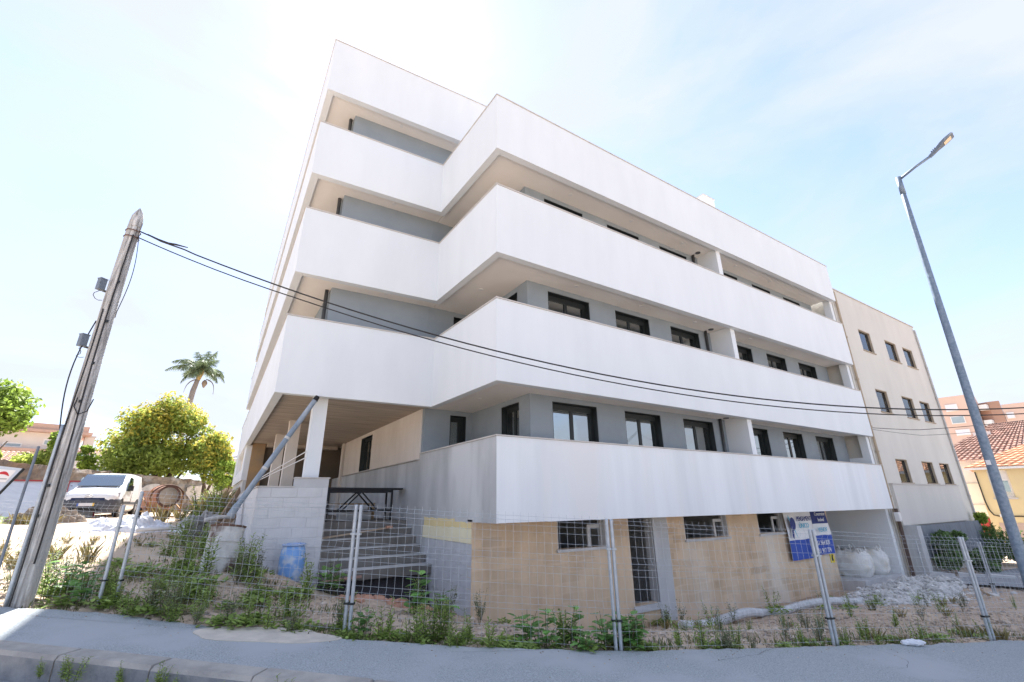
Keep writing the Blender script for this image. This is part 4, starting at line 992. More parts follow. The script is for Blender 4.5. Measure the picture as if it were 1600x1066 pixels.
mb = MB(); mb.tube([polept(z, A0-1.15) for z in np.linspace(gp, 2.75, 14)], .024, 8); mb.build('conduit', steel, UP, smooth=True)
mb = MB(); mb.tube([polept(z, A0-.75+.1*math.sin(z*2)) for z in np.linspace(gp, 4.6, 24)], .009, 6); mb.build('stapled_cable', cable_m, UP)
mb = MB(); mb.tube([polept(z, A0+.15*math.sin(z*1.1)+.05) for z in np.linspace(.9, 6.0, 30)], .011, 6); mb.build('stapled_cable', cable_m, UP)
mb = MB(); mb.tube([polept(z, A0+.95, .01+.07*max(0, math.sin((z-4.6)*2.2)) if z > 4.6 else .01) for z in np.linspace(4.5, 6.05, 16)], .006, 6); mb.build('stapled_cable', cable_m, UP)
mb = MB(); mb.tube([polept(z, A0-1.35, .012+.10*math.sin((z-2.6)*1.75)) for z in np.linspace(2.6, 4.4, 16)], .009, 6); mb.build('stapled_cable', cable_m, UP)
for z in (5.98, 6.1):
    mb = MB(); mb.tube([polept(z+.004*math.sin(t*5), t, .008) for t in np.linspace(0, 2*math.pi, 19)], .009, 5); mb.build('strap', rust_m, UP)
for z, a in ((5.1,A0+.05),(4.4,A0+.1),(3.7,A0),(3.1,A0-.1),(1.9,A0-.6),(1.5,A0-.7)):
    mb = MB(); p = polept(z, a, .014); mb.lathe([(.018,-.02),(.018,.02)], p, 6); mb.build('clip', frame_m, UP)
mb = MB(); p = polept(3.02, A0+.3); mb.tube([p+Vector((-.09,0,.14)), p+Vector((-.1,-.02,0)), p+Vector((-.03,-.03,-.12)), p+Vector((.06,-.02,-.06)), p+Vector((.09,0,.13))], .008, 6); mb.build('stapled_cable', cable_m, UP)
for k, (z, lb) in enumerate(((5.02,'upper'), (4.05,'lower'))):
    p = polept(z, A0-1.5, .085)
    T = thing('junction_box', lb+' of two grey cable boxes fixed to the wooden pole', 'junction box', tuple(p), rz=A0+.5, group='cable boxes on the wooden pole', local=True)
    mb = MB(); T.scale = (.62,.62,.62); mb.box(-.065,.065,-.075,.075,-.15,.15); mb.build('case', boxgrey, T)
    mb = MB(); mb.box(-.075,.075,-.085,.085,.15,.17); mb.box(.066,.078,-.07,.07,-.14,.14); mb.build('lid', boxgrey, T)
    mb = MB(); mb.box(-.03,.03,.076,.17,-.16,-.12); mb.build('bracket', frame_m, T)
    mb = MB(); mb.tube([(0,.02,-.15),(-.005,-.03,-.21),(.0,-.09 if k == 0 else .03,-.27),(.0,-.10 if k == 0 else .03,-.34),(.0,-.04,-.41),(.0,.04,-.43),(0,.12,-.40)], .008, 6); mb.build('cable_tail', cable_m, T)
ROD = thing('thin_steel_rod', 'thin dark steel rod standing just left of the wooden pole', 'steel rod', (-2.28,9.35,.42))
mb = MB(); mb.tube([(-2.10,9.02,.40),(-2.115,9.03,1.5),(-2.12,9.05,2.42)], .017, 7); mb.build('rod', boxgrey, ROD)

# wires from the wooden pole past both buildings
def wire(name, label, pts, r=.012, grp=None):
    mb = MB(); mb.tube(pts, r, 6); o = mb.build(name, cable_m); tag(o, label, 'cable', grp)
def wpos(t, z, o=0): return (-1.88+.894*t+.447*o, 9.2-.447*t+.894*o, z)
G = 'cables strung from the wooden pole'
wire('overhead_cable', 'upper of two long black cables crossing in front of the white building', [wpos(t, 3.13+.01475*(t-14.3)**2 + (.012*math.sin(t*9) if t < 1 else 0)) for t in [.1,.3,.5,.7,.9]+list(np.linspace(1.1,29,60))], .0125, G)
wire('overhead_cable', 'lower of two long black cables crossing in front of the white building', [wpos(t, 3.02+.01475*(t-14.3)**2 - .02*math.sin(math.pi*min(1,t/3))) for t in [.1,.4,.7]+list(np.linspace(1.0,29,60))], .010, G)
mb = MB(); mb.tube([wpos(.25,6.06), wpos(.45,5.97), wpos(.62,5.90), wpos(.75,5.88), wpos(.95,5.83)], [.008,.008,.016,.016,.008], 6); tag(mb.build('cable_splice', cable_m), 'short black cable splice hanging by the top of the wooden pole', 'cable splice')
q = lambda y: 22.6 + (7.6-y)*.0965
wire('service_cable', 'upper thin cable running from the cream building to the right', [(q(y), y, 4.05+.0145*(y-4.6)**2+.12*max(0,(y-6.5))) for y in np.linspace(7.86,-3.6,40)], .011, 'service cables on the cream building')
wire('service_cable', 'lower thin cable running from the cream building to the right', [(q(y), y, 3.83+.028*(y-5.0)**2+.17*max(0,(y-6.4))) for y in np.linspace(7.86,-3.6,40)], .007, 'service cables on the cream building')

zl = gz(9.75, 2.08)
SL = thing('street_lamp', 'tall grey galvanised street lamp with angled arm and flat LED head', 'street lamp', (9.775,2.08,zl))
mb = MB(); P0, P1 = Vector((9.772,2.10,zl-.05)), Vector((9.812,1.935,7.20))
mb.tube([P0+(P1-P0)*t for t in np.linspace(0,1,10)], [.074-.038*t for t in np.linspace(0,1,10)], 16); mb.build('post', lamp_m, SL, smooth=True)
mb = MB(); mb.tube([P0+(P1-P0)*.955, P0+(P1-P0)*1.003], [.043,.041], 16); mb.build('collar', lamp_m, SL, smooth=True)
H0 = Vector((9.905,1.40,7.40))
mb = MB(); mb.tube([P1-Vector((0,0,.03)), P1+(H0-P1)*.5, H0], .024, 12); mb.build('arm', lamp_m, SL, smooth=True)
ad = (Vector((9.944,1.058,7.63))-H0).normalized(); sd = ad.cross(Vector((0,0,1))).normalized(); ud = sd.cross(ad)
def hp(u, w, h): return H0 + ad*u*.8 + sd*w*.68 + ud*h*.7
V = []; st = [(-.07,.045,.05),(.10,.055,.06),(.22,.095,.07),(.34,.125,.06),(.47,.125,.035)]
for u, w, h in st: V += [hp(u,-w,-.01), hp(u,w,-.01), hp(u,w*.85,h), hp(u,-w*.85,h)]
F = [(0,1,2,3), (19,18,17,16)]
for i in range(4):
    for j in range(4): F.append((i*4+j, (i+1)*4+j, (i+1)*4+(j+1)%4, i*4+(j+1)%4))
mb = MB(); mb.add(V, F); hd_ = mb.build('lamp_head', boxgrey, SL)
mb = MB(); mb.add([hp(.25,-.07,-.012), hp(.41,-.085,-.012), hp(.41,.085,-.012), hp(.25,.07,-.012), hp(.25,-.07,-.02), hp(.41,-.085,-.02), hp(.41,.085,-.02), hp(.25,.07,-.02)], [(0,1,2,3),(7,6,5,4),(0,4,5,1),(1,5,6,2),(2,6,7,3),(3,7,4,0)]); mb.build('led_panel', led_m, hd_)
for u in (.02,.06,.10):
    mb = MB(); mb.add([hp(u,-.05,.062), hp(u,.05,.062), hp(u,.05,.085), hp(u,-.05,.085), hp(u+.012,-.05,.062), hp(u+.012,.05,.062), hp(u+.012,.05,.085), hp(u+.012,-.05,.085)], [(0,1,2,3),(7,6,5,4),(0,4,5,1),(1,5,6,2),(2,6,7,3),(3,7,4,0)]); mb.build('cooling_fin', frame_m, hd_)
mb = MB(); mb.box(9.718,9.73,2.03,2.08,2.06,2.13); mb.build('sticker', offwhite, SL)

# ================================================================ mesh fence
PROF = [(0.02,0),(.40,0),(.45,.032),(.50,0),(.90,0),(.95,.032),(1.00,0),(1.36,0),(1.41,.032),(1.46,0),(1.50,0)]
HZ = [.04,.20,.38,.45,.52,.66,.80,.88,.95,1.02,1.15,1.27,1.35,1.41,1.46]
def prof_off(z):
    for (z0,o0),(z1,o1) in zip(PROF[:-1], PROF[1:]):
        if z0 <= z <= z1: return o0+(o1-o0)*(z-z0)/(z1-z0)
    return 0
_mb = MB(); _mb.tube([(0,-o,z) for z,o in PROF], .0016, 4); vw_me = None
def fence_panel(a, b, label, lean=0.0, hscale=1.0, lowz=0.0):
    global vw_me
    a, b = Vector(a), Vector(b); d = b-a; L = math.hypot(d.x, d.y); ang = math.atan2(d.y, d.x); sl = d.z/L
    T = thing('fence_panel', label, 'fence panel', tuple(a), rz=ang, group='welded mesh fence panels along the pavement', local=True)
    T.rotation_euler = (lean, 0, ang)
    if hscale != 1: T.scale = (1,1,hscale)
    if vw_me is None:
        o = _mb.build('vertical_wire', wire_m); vw_me = o.data; bpy.data.objects.remove(o)
    n = int((L-.10)/.1)
    for i in range(n+1):
        x = .05+(L-.10)*i/n
        o = bpy.data.objects.new('vertical_wire', vw_me); col.objects.link(o); o.parent = T; o.location = (x, 0, x*sl)
    hm = None
    for z in HZ:
        if hm is None:
            m_ = MB(); m_.tube([(0.03 + (L-.06)*t, .006*math.sin(t*7+L), (0.03+(L-.06)*t)*sl + .006*math.sin(t*5+2)) for t in np.linspace(0,1,9)], .0017, 4)
            o = m_.build('horizontal_wire', wire_m, T); hm = o.data; o.location = (0, -prof_off(z)-.004, z)
        else:
            o = bpy.data.objects.new('horizontal_wire', hm); col.objects.link(o); o.parent = T; o.location = (0, -prof_off(z)-.004, z)
    for x in (.028, L-.028):
        m_ = MB(); m_.tube([(0,0,-.15),(0,0,1.46)], .022, 10); m_.lathe([(.024,1.46),(.020,1.475),(.008,1.48)], (0,0,0), 10)
        o = m_.build('post', steel, T, smooth=False); o.location = (x, .012, x*sl)
        for z in (.32, 1.12):
            c_ = MB(); c_.box(-.032,.032,-.03,.03,z-.012,z+.012); c_.build('clamp', frame_m if z < 1 else steel, o)
    return T
FP = [(-.98,8.87),(-.84,8.80),(1.715,6.509),(1.723,6.501),(4.489,4.695),(4.497,4.69),(7.70,3.772),(7.709,3.769),(10.735,2.913),(10.744,2.91),(13.9,2.0)]
def g3(p, dz=0): return (p[0], p[1], plane(*p)+dz)
fence_panel(g3(FP[1]), g3(FP[2]), 'mesh fence panel in front of the grey block wall, left of the stairs')
fence_panel(g3(FP[3]), g3(FP[4]), 'mesh fence panel in front of the stairs and building corner')
fence_panel(g3(FP[5]), g3(FP[6]), 'mesh fence panel in front of the tan basement door')
fence_panel(g3(FP[7]), g3(FP[8]), 'mesh fence panel in front of the garage bay and white bulk bags')
fence_panel(g3(FP[9]), g3(FP[10]), 'mesh fence panel at the right edge by the street lamp')
fence_panel((-4.0,11.45,plane(-4.0,11.45)), g3(FP[0]), 'lower mesh fence panel left of the wooden pole', hscale=.84)
# second fence on the side street
for k, ((xa,ya_),(xb,yb_)) in enumerate((((19.9,6.6),(19.45,4.92)),((19.45,4.92),(19.55,3.1)),((19.55,3.1),(19.8,.6)))):
    T = fence_panel((xa,ya_,gz(xa,ya_)), (xb,yb_,gz(xb,yb_)), ('farther mesh fence panel beside the dark ivy','farther mesh fence panel behind the rightmost near post','farther mesh fence panel at the right edge of the side street')[k], hscale=.95)
    T['group'] = 'farther mesh fence panels on the side street'
HP = thing('steel_channel_post', 'pale steel channel post standing in front of the yellow house', 'steel post', (27.4,5.7,-1.2))
mb = MB(); mb.beam((27.43,5.68,-1.2),(27.394,5.794,1.495),.13,.04); mb.beam((27.45,5.62,-1.2),(27.414,5.734,1.495),.03,.12); mb.build('channel', steel, HP)

# ================================================================ white van
VZ = 1.21
VAN = thing('white_van', 'parked white panel van with dark grey front bumper facing the street', 'van', (-3.75,27.0,VZ), rz=R(265), local=True)
# x forward (nose at +2.2), y left
HW = .90
ST = [ # x, z_bottom, z_shoulder, z_top, half width low, half width top
 (2.14,.34,.62,.80,.66,.60),(2.02,.26,.70,.94,.80,.70),(1.75,.24,.80,1.02,.87,.78),(1.35,.22,.90,1.11,.90,.82),(1.10,.22,.96,1.17,.905,.80),
 (.80,.22,.98,1.42,.905,.76),(.38,.22,1.0,1.70,.905,.72),(-.2,.22,1.02,1.80,.905,.73),(-1.2,.22,1.02,1.82,.905,.75),(-2.0,.22,1.02,1.80,.90,.74),(-2.16,.26,1.0,1.72,.88,.70)]
V, F = [], []
for x, zb, zsH, zt, wl_, wt in ST:
    half = [(wl_*.90, zb), (wl_, zb+.12), (wl_, (zb+zsH)/2+.05), (wl_*.985, zsH), (wt+(wl_-wt)*.42, zsH+(zt-zsH)*.55), (wt, zt-.06), (wt*.78, zt-.005), (0, zt+.015)]
    V += [(x, y, z) for y, z in half] + [(x, -y, z) for y, z in half[::-1][1:]]
M_ = 15
for i in range(len(ST)-1):
    for j in range(M_-1): F.append((i*M_+j, i*M_+j+1, (i+1)*M_+j+1, (i+1)*M_+j))
    F.append((i*M_+M_-1, i*M_, (i+1)*M_, (i+1)*M_+M_-1))
F += [tuple(range(M_))[::-1], tuple(range((len(ST)-1)*M_, len(ST)*M_))]
mb = MB(); mb.add(V, F); vb = mb.build('body', vanwhite, VAN, smooth=True)
def quadp(name, pts, m, parent=VAN, th=.012, off=.006):
    P = [Vector(p) for p in pts]; n = (P[1]-P[0]).cross(P[-1]-P[0]).normalized()
    mb = MB(); k = len(P); mb.add([p+n*off for p in P] + [p-n*(th) for p in P], [tuple(range(k)), tuple(range(k,2*k))[::-1]] + [(i, k+i, k+(i+1)%k, (i+1)%k) for i in range(k)])
    return mb.build(name, m, parent)
ws = quadp('windscreen', [(1.07,-.74,1.19),(1.07,.74,1.19),(.44,.66,1.665),(.44,-.66,1.665)], glass_v, off=.075, th=-.06)
mb = MB(); mb.beam((1.1,-.1,1.205),(1.02,.55,1.24),.02,.015); mb.beam((1.1,-.6,1.205),(1.02,.0,1.24),.02,.015); mb.build('wiper', black_m, ws)
for s in (1,-1):
    pts = [(.95,s*.885,1.03),(.0,s*.905,1.05),(.0,s*.83,1.58),(.36,s*.80,1.62)]
    if s < 0: pts = pts[::-1]
    quadp('side_window', pts, glass_v, off=.02, th=.0)
    quadp('headlamp', ([(2.06,s*.62,.73),(1.72,s*.86,.80),(1.62,s*.845,.98),(1.98,s*.64,.92)] if s > 0 else [(1.98,s*.64,.92),(1.62,s*.845,.98),(1.72,s*.86,.80),(2.06,s*.62,.73)]), vanlamp, off=.025, th=.0)
    mb = MB(); mb.box(.72,.90,s*.93,s*1.08,1.05,1.25); mb.box(.76,.86,s*.88,s*.93,1.07,1.12); mb.build('wing_mirror', black_m, VAN)
    quadp('side_trim', ([(1.0,s*.91,.50),(-1.9,s*.91,.50),(-1.9,s*.91,.60),(1.0,s*.91,.60)] if s < 0 else [(1.0,s*.91,.60),(-1.9,s*.91,.60),(-1.9,s*.91,.50),(1.0,s*.91,.50)]), vangrey, off=.02, th=.0)
    quadp('door_line', ([(1.0,s*.912,.62),(-.08,s*.912,.62),(-.08,s*.912,1.0),(-.10,s*.912,1.0),(-.10,s*.912,.6),(1.0,s*.912,.6)]), frame_m, off=.004, th=.004)
    for x in (1.36,-1.34):
        mb = MB(); mb.lathe([(.39,-.04),(.39,.012),(.33,.014)], (x, s*.90, .36), 24, axis=(0,s,0)); mb.build('wheel_arch', black_m, VAN)
        mb = MB(); mb.lathe([(.20,-.10),(.30,-.10),(.325,-.06),(.325,.06),(.30,.09),(.20,.09)], (x, s*.83, .325), 24, axis=(0,s,0)); tyre = mb.build('wheel', black_m, VAN, smooth=False)
        mb = MB(); mb.lathe([(.20,.0),(.20,.098),(.16,.085),(.06,.10)], (x, s*.83, .325), 18, axis=(0,s,0)); mb.build('rim', rim_m, tyre)
# bumper wraps round the nose
mb = MB(); V = []; F = []
bp_ = [(1.62,.925),(1.95,.88),(2.14,.74),(2.22,.45),(2.245,0),(2.22,-.45),(2.14,-.74),(1.95,-.88),(1.62,-.925)]
for x, y in bp_: V += [(x-.03,y*.97,.22),(x,y,.34),(x+.01,y,.60),(x-.05,y*.98,.70)]
for i in range(len(bp_)-1):
    for j in range(3): F.append((i*4+j, (i+1)*4+j, (i+1)*4+j+1, i*4+j+1))
mb.add(V, F); bump = mb.build('bumper', vangrey, VAN, smooth=True)
quadp('lower_grille', [(2.262,-.42,.28),(2.262,.42,.28),(2.262,.42,.40),(2.262,-.42,.40)], black_m, bump, off=.004)
quadp('upper_grille', [(2.19,-.52,.655),(2.19,.52,.655),(2.10,.50,.80),(2.10,-.50,.80)], mat('navy_grille', (.02,.028,.07), None, 4, .5), VAN, off=.01)
mb = MB(); mb.beam((2.15,-.12,.83),(2.13,0,.90),.02,.02); mb.beam((2.13,0,.90),(2.15,.12,.83),.02,.02); mb.beam((2.17,-.12,.76),(2.15,0,.83),.02,.02); mb.beam((2.15,0,.83),(2.17,.12,.76),.02,.02); mb.build('badge', rim_m, VAN)
pl = quadp('number_plate', [(2.268,-.26,.45),(2.268,.26,.45),(2.262,.26,.56),(2.262,-.26,.56)], plate_m, VAN, off=.006)
quadp('country_band', [(2.276,-.26,.45),(2.276,-.21,.45),(2.270,-.21,.56),(2.270,-.26,.56)], plate_b, pl, off=.003, th=.002)
quadp('date_band', [(2.276,.21,.45),(2.276,.26,.45),(2.270,.26,.56),(2.270,.21,.56)], plate_y, pl, off=.003, th=.002)
mb = MB(); mb.tube([(.30,0,1.74),(.12,0,1.92)], .008, 5); mb.build('aerial', black_m, VAN)
# second vehicle roof showing over the wall
for k, (x, y, z, rz_, lb) in enumerate(((-5.35,36.6,2.15,R(20),'car with big curved window seen over the stone wall left of the round tree'),(.0,45.0,1.75,R(200),'car roof seen over the stone wall below the yellow bush'))):
    CARP = thing('parked_car', 'white '+lb, 'car', (x,y,z), rz=rz_, local=True)
    V, F = [], []
    for px_, zb, zt, w in ((-2.0,.3,.85,.7),(-1.6,.25,1.0,.85),(-.9,.2,1.35,.84),(-.2,.2,1.52,.82),(.7,.2,1.48,.82),(1.3,.2,1.1,.85),(2.0,.3,.85,.75)):
        V += [(px_,-w,zb),(px_,-w,.85),(px_,-w*.82,zt),(px_,w*.82,zt),(px_,w,.85),(px_,w,zb)]
    for i in range(6):
        for j in range(6): F.append((i*6+j, (i+1)*6+j, (i+1)*6+(j+1)%6, i*6+(j+1)%6))
    F += [(5,4,3,2,1,0), tuple(range(36,42))]
    mb = MB(); mb.add(V, F); mb.build('body', vanwhite, CARP, smooth=False)
    for s in (-1,1):
        mb = MB(); mb.add([(-1.25,s*.835,.93),(.95,s*.835,.93),(.55,s*.72,1.40),(-.75,s*.72,1.30)], [(0,1,2,3)]); mb.build('side_window', glass_v, CARP)
        for px_ in (-1.25,1.25): mb = MB(); mb.lathe([(.2,-.1),(.31,-.1),(.31,.1),(.2,.1)], (px_, s*.78, .3), 16, axis=(0,s,0)); mb.build('wheel', black_m, CARP)

# ================================================================ concrete mixer
MZ = gz(-1.5, 23.9)+.02
MX = thing('concrete_mixer', 'old concrete mixer with faded orange drum and rusty frame beside the white van', 'concrete mixer', (-1.5,23.9,MZ), rz=R(-62), local=True)
ax = Vector((.93,-.05,.12)).normalized()          # drum mouth direction
mb = MB(); mb.lathe([(.16,-.62),(.40,-.48),(.50,-.22),(.50,.12),(.42,.42),(.37,.50)], (-.05,0,.72), 26, axis=ax); mb.build('drum', orange_m, MX, smooth=True)
mb = MB(); mb.lathe([(.37,.49),(.42,.505),(.42,.555),(.36,.565),(.33,.53)], (-.05,0,.72), 26, axis=ax); mb.build('drum_rim', rust_m, MX)
mb = MB(); mb.lathe([(.345,.545),(.40,.36),(.44,.10),(.40,-.20),(.1,-.38)], (-.05,0,.72), 26, axis=ax); mb.build('drum_lining', cementy, MX, smooth=True)
mb = MB(); mb.lathe([(.50,-.12),(.53,-.11),(.53,.0),(.50,.01)], (-.05,0,.72), 30, axis=ax); mb.build('ring_gear', orange_m, MX)
mb = MB()
for s in (-1,1):
    mb.beam((.42,s*.56,.0),(.30,s*.56,1.0),.05,.05); mb.beam((-.60,s*.50,.22),(.36,s*.56,.26),.05,.05); mb.beam((.36,s*.56,.3),(-.55,s*.5,.78),.04,.04)
mb.beam((.36,-.56,.26),(.36,.56,.26),.05,.05); mb.beam((.42,-.56,.03),(.42,.56,.03),.05,.05); mb.build('frame', mat('ochre_frame_paint', (.42,.25,.08), (.24,.13,.07), 6, .8), MX)
mb = MB(); mb.tube([(.33,.60*math.cos(t),.98*0+.72+.50*math.sin(t)) for t in np.linspace(-.1,math.pi+.1,18)], .028, 7); mb.build('hoop', rust_m, MX)
mb = MB(); mb.box(-1.05,-.60,-.30,.30,.30,1.02); mb.build('motor_box', orange_m, MX)
for s in (-1,1):
    mb = MB(); mb.lathe([(.08,-.05),(.19,-.05),(.19,.05),(.08,.05)], (-.55,s*.5,.19), 18, axis=(0,1,0)); wv = mb.build('wheel', black_m, MX)
    mb = MB(); mb.lathe([(.02,-.055),(.085,-.055),(.085,.055),(.02,.055)], (-.55,s*.5,.19), 12, axis=(0,1,0)); mb.build('rim', rust_m, wv)

# ================================================================ things lying about the lot
def mound(name, m, cx, cy, rx, ry, h, seed, n=56, wr=.22, fr=2.2, rz_=0.0, kind=None, zoff=-.05, parent=None):
    V, F = [], []; k = 26
    for i in range(k+1):
        r = i/k
        for j in range(n):
            t = 2*math.pi*j/n; ee = 1+.22*mnoise.noise(Vector((math.cos(t)*1.4, math.sin(t)*1.4, seed)))
            u, v = rx*ee*r*math.cos(t), ry*ee*r*math.sin(t)
            x, y = cx+u*math.cos(rz_)-v*math.sin(rz_), cy+u*math.sin(rz_)+v*math.cos(rz_)
            p = Vector((x*fr, y*fr, seed)); q = mnoise.fractal(p, .8, 2.2, 6)
            crease = abs(mnoise.noise(Vector((x*fr*1.9, y*fr*1.9, seed+4))))
            hh = h*(max(0,1-r*r))**.75*(1+wr*2*q) + h*wr*(.5-crease)*(1-r**4)
            V.append((x, y, gz(x,y)+zoff+max(0,hh)))
    for i in range(k):
        for j in range(n): F.append((i*n+j, (i+1)*n+j, (i+1)*n+(j+1)%n, i*n+(j+1)%n))
    mb = MB(); mb.add(V, F); return mb.build(name, m, parent, smooth=False)
tag(mound('plastic_sheeting', sheet_m, -1.65, 17.2, 1.35, .75, .30, 3.0, wr=.35, fr=3.2), 'large crumpled heap of white plastic sheeting on the sand before the van', 'plastic sheeting')
tag(mound('plastic_sheeting', sheet_m, -.25, 16.6, .55, .35, .22, 7.0, wr=.4, fr=4), 'small crumpled white plastic sheet right of the bigger heap', 'plastic sheeting')
tag(mound('rubble_heap', gravel_m, -4.3, 21.4, 1.1, .55, .42, 5.0, wr=.35, fr=4), 'low heap of broken rubble and tiles before the leaning hoardings', 'rubble heap')
tag(mound('rubble_heap', rubble_m, .1, 19.4, .8, .5, .4, 6.0, wr=.35, fr=4), 'pale heap of rubble near the concrete mixer', 'rubble heap')
LP = thing('hardened_mortar_lump', 'grey lump of hardened mortar shaped like a bucket, in the weeds', 'mortar lump', (-.1,14.0,gz(-.1,14)+.3), local=True)
mb = MB(); mb.lathe([(.10,-.24),(.20,-.22),(.215,.0),(.19,.16),(.09,.20)], (0,0,.02), 12, axis=(.35,-.2,.9), jit=.10); mb.build('lump', grey_lump, LP)
mb = MB(); mb.tube([(.05,13.7,gz(.05,13.7)+.50),(.35,13.85,gz(.35,13.9)+.58),(.66,13.95,gz(.6,13.95)+.62)], [.05,.05,.045], 10); tag(mb.build('pale_pipe', pvc_l, smooth=True), 'short pale plastic pipe lying beside the mortar lump', 'pipe')
mb = MB(); mb.tube([(-1.3,14.9,gz(-1.3,14.9)+.15),(-.4,14.6,gz(-.4,14.6)+.22)], .045, 8); tag(mb.build('pale_pipe', pvc_l, smooth=True), 'pale plastic pipe lying on the sand behind the weeds', 'pipe')
mb = MB(); mb.box(.22,.48,13.5,13.62,gz(.3,13.5)+.2,gz(.3,13.5)+.36); tag(mb.build('clay_block', brick_m), 'single red clay block beside the mortar lump', 'clay block')
PK = [((.30,14.2,1.12),(.72,14.9,2.02),.22),((.42,14.0,1.10),(.74,14.95,1.72),.16),((.36,13.8,1.05),(.70,14.6,1.40),.2)]
for k, (a, b, w) in enumerate(PK):
    mb = MB(); mb.beam(a, b, w, .03, up=(1,0,.3)); tag(mb.build('plank', board_m if k != 1 else rust_m), ('tallest pale plank','rust brown plank','lowest short plank')[k]+' leaning on the left side of the building', 'plank', 'planks leaning on the building')
CH = thing('rubbish_chute_pipe', 'long grey plastic pipe leaning from the portico ceiling down to the weeds', 'pipe', (.43,11.0,1.4))
a, b = Vector((.44,11.0,1.42)), Vector((1.72,11.02,3.90))
mb = MB(); mb.tube([a+(b-a)*t for t in np.linspace(0,1,12)], .055, 16); mb.build('tube', pvc_m, CH, smooth=True)
mb = MB(); mb.tube([a-(b-a).normalized()*.01, a+(b-a).normalized()*.22], [.066,.066], 16); mb.build('socket', pvc_m, CH, smooth=False)
for t in (.36,.62):
    mb = MB(); p = a+(b-a)*t; mb.tube([p, p+(b-a).normalized()*.05], .060, 14); mb.build('joint_ring', pvc_l, CH)
mb = MB(); mb.tube([b-(b-a).normalized()*.05, b+(b-a).normalized()*.06], [.062,.05], 14); mb.build('end_cap', black_m, CH)
for k, dz in enumerate((0,-.14)):
    mb = MB(); mb.tube([(1.74,11.5,2.76+dz),(1.45,13.2,2.55+dz*.7),(1.15,15,2.32+dz*.3),(1.0,16.4,2.12)], .012, 6); tag(mb.build('guard_rope', offwhite), ('upper','lower')[k]+' white rope sagging from the front column over the low wall', 'rope', 'white guard ropes on the portico')

# drums
BD = thing('blue_barrel', 'scuffed blue plastic barrel among weeds before the grey block wall', 'barrel', (1.64,10.72,gz(1.64,10.72)-.02), local=True)
mb = MB(); mb.lathe([(.17,0),(.205,.02),(.225,.15),(.235,.30),(.235,.42),(.222,.56),(.195,.63),(.185,.645)], (0,0,0), 28); mb.build('drum_body', bluepl, BD, smooth=True)
mb = MB(); mb.lathe([(.185,.645),(.222,.65),(.222,.675),(.19,.685),(.175,.672),(.05,.672)], (0,0,0), 28); mb.build('lid_rim', mat('pale_blue_plastic', (.30,.42,.66), (.38,.48,.68), 6, .5), BD)
for s in (-1,1):
    mb = MB(); mb.lathe([(.028,.672),(.028,.69),(.01,.69)], (s*.1,.02,0), 10); mb.build('bung', bluepl, BD)
DD = thing('mortar_stained_drum', 'tilted dirty white drum with brown stains beside the block wall', 'drum', (.36,10.3,gz(.36,10.3)-.05), local=True); DD.rotation_euler = (R(-4), R(7), R(20))
mb = MB(); mb.lathe([(.26,0),(.275,.02),(.275,.24),(.285,.25),(.285,.27),(.275,.28),(.275,.50),(.285,.51),(.285,.53),(.275,.54),(.275,.76)], (0,0,0), 28); mb.build('drum_body', drum_m, DD, smooth=False)
mb = MB(); mb.lathe([(.275,.76),(.29,.765),(.29,.79),(.27,.795),(.26,.76),(.22,.70)], (0,0,0), 28); mb.build('rim', rust_m, DD)

# trestle bench on the landing, planks and the net in the pit below the stairs
TR = thing('trestle_table', 'long dark steel trestle table standing on the stair landing', 'trestle table', (3.5,12.9,1.2))
mb = MB(); mb.box(2.30,4.50,12.62,13.22,1.975,2.02); mb.build('top', trestle_m, TR)
for x in (2.58,4.22):
    for y in (12.68,13.16):
        mb = MB(); mb.beam((x,y,1.2),(x,y,1.974),.045,.045,up=(0,1,0)); mb.build('leg', trestle_m, TR)
for y in (12.68,13.16):
    mb = MB(); mb.beam((2.6,y,1.45),(4.2,y,1.45),.035,.05); mb.beam((2.6,y,1.93),(4.2,y,1.93),.03,.06); mb.build('rail', trestle_m, TR)
    mb = MB(); mb.beam((2.95,y,1.47),(3.4,y,1.92),.035,.035); mb.beam((3.85,y,1.47),(3.4,y,1.92),.035,.035); mb.build('brace', trestle_m, TR)
for k, (x0,x1,y0,z0,z1,lb) in enumerate(((2.4,4.15,13.9,1.60,1.64,'upper brown plank resting behind the trestle table'),(3.1,4.0,13.7,1.205,1.45,'grey cement block stack under the trestle table'))):
    mb = MB(); mb.box(x0,x1,y0,y0+.22,z0,z1); o = mb.build('plank' if k == 0 else 'cement_block', board_m if k == 0 else concrete_lt); tag(o, lb, 'plank' if k == 0 else 'block')
for k, x in enumerate((2.5,4.0)):
    mb = MB(); mb.box(x,x+.14,13.9,14.1,1.2,1.598); tag(mb.build('timber_prop', board_m), ('left','right')[k]+' short timber prop under the brown plank on the landing', 'prop', 'timber props on the landing')
mb = MB(); mb.beam((2.24,11.72,.88),(4.0,11.95,1.06),.09,.03); tag(mb.build('plank', mat('pale_batten', (.46,.36,.27), (.36,.27,.2), 4, .9)), 'long thin mortar splashed batten lying across the stairs', 'plank')
mb = MB(); mb.box(3.86,4.0,11.80,11.92,1.045,1.10); tag(mb.build('brick_piece', brick_m), 'small orange brick piece on the stairs', 'brick')
V, F = [], []
for i in range(25):
    for j in range(13):
        u, v = i/24, j/12; x = 2.25+2.3*u; y = 10.42+.46*v
        V.append((x, y+.05*math.sin(u*9), -.70+.86*v**1.0 - .08*math.sin(u*3.1) + .03*mnoise.noise(Vector((u*8, v*6, 2)))))
for i in range(24):
    for j in range(12): F.append((i*13+j, (i+1)*13+j, (i+1)*13+j+1, i*13+j+1))
mb = MB(); mb.add(V, F); tag(mb.build('debris_net', net_m, smooth=True), 'dark speckled debris net hanging in the pit below the stairs', 'net')
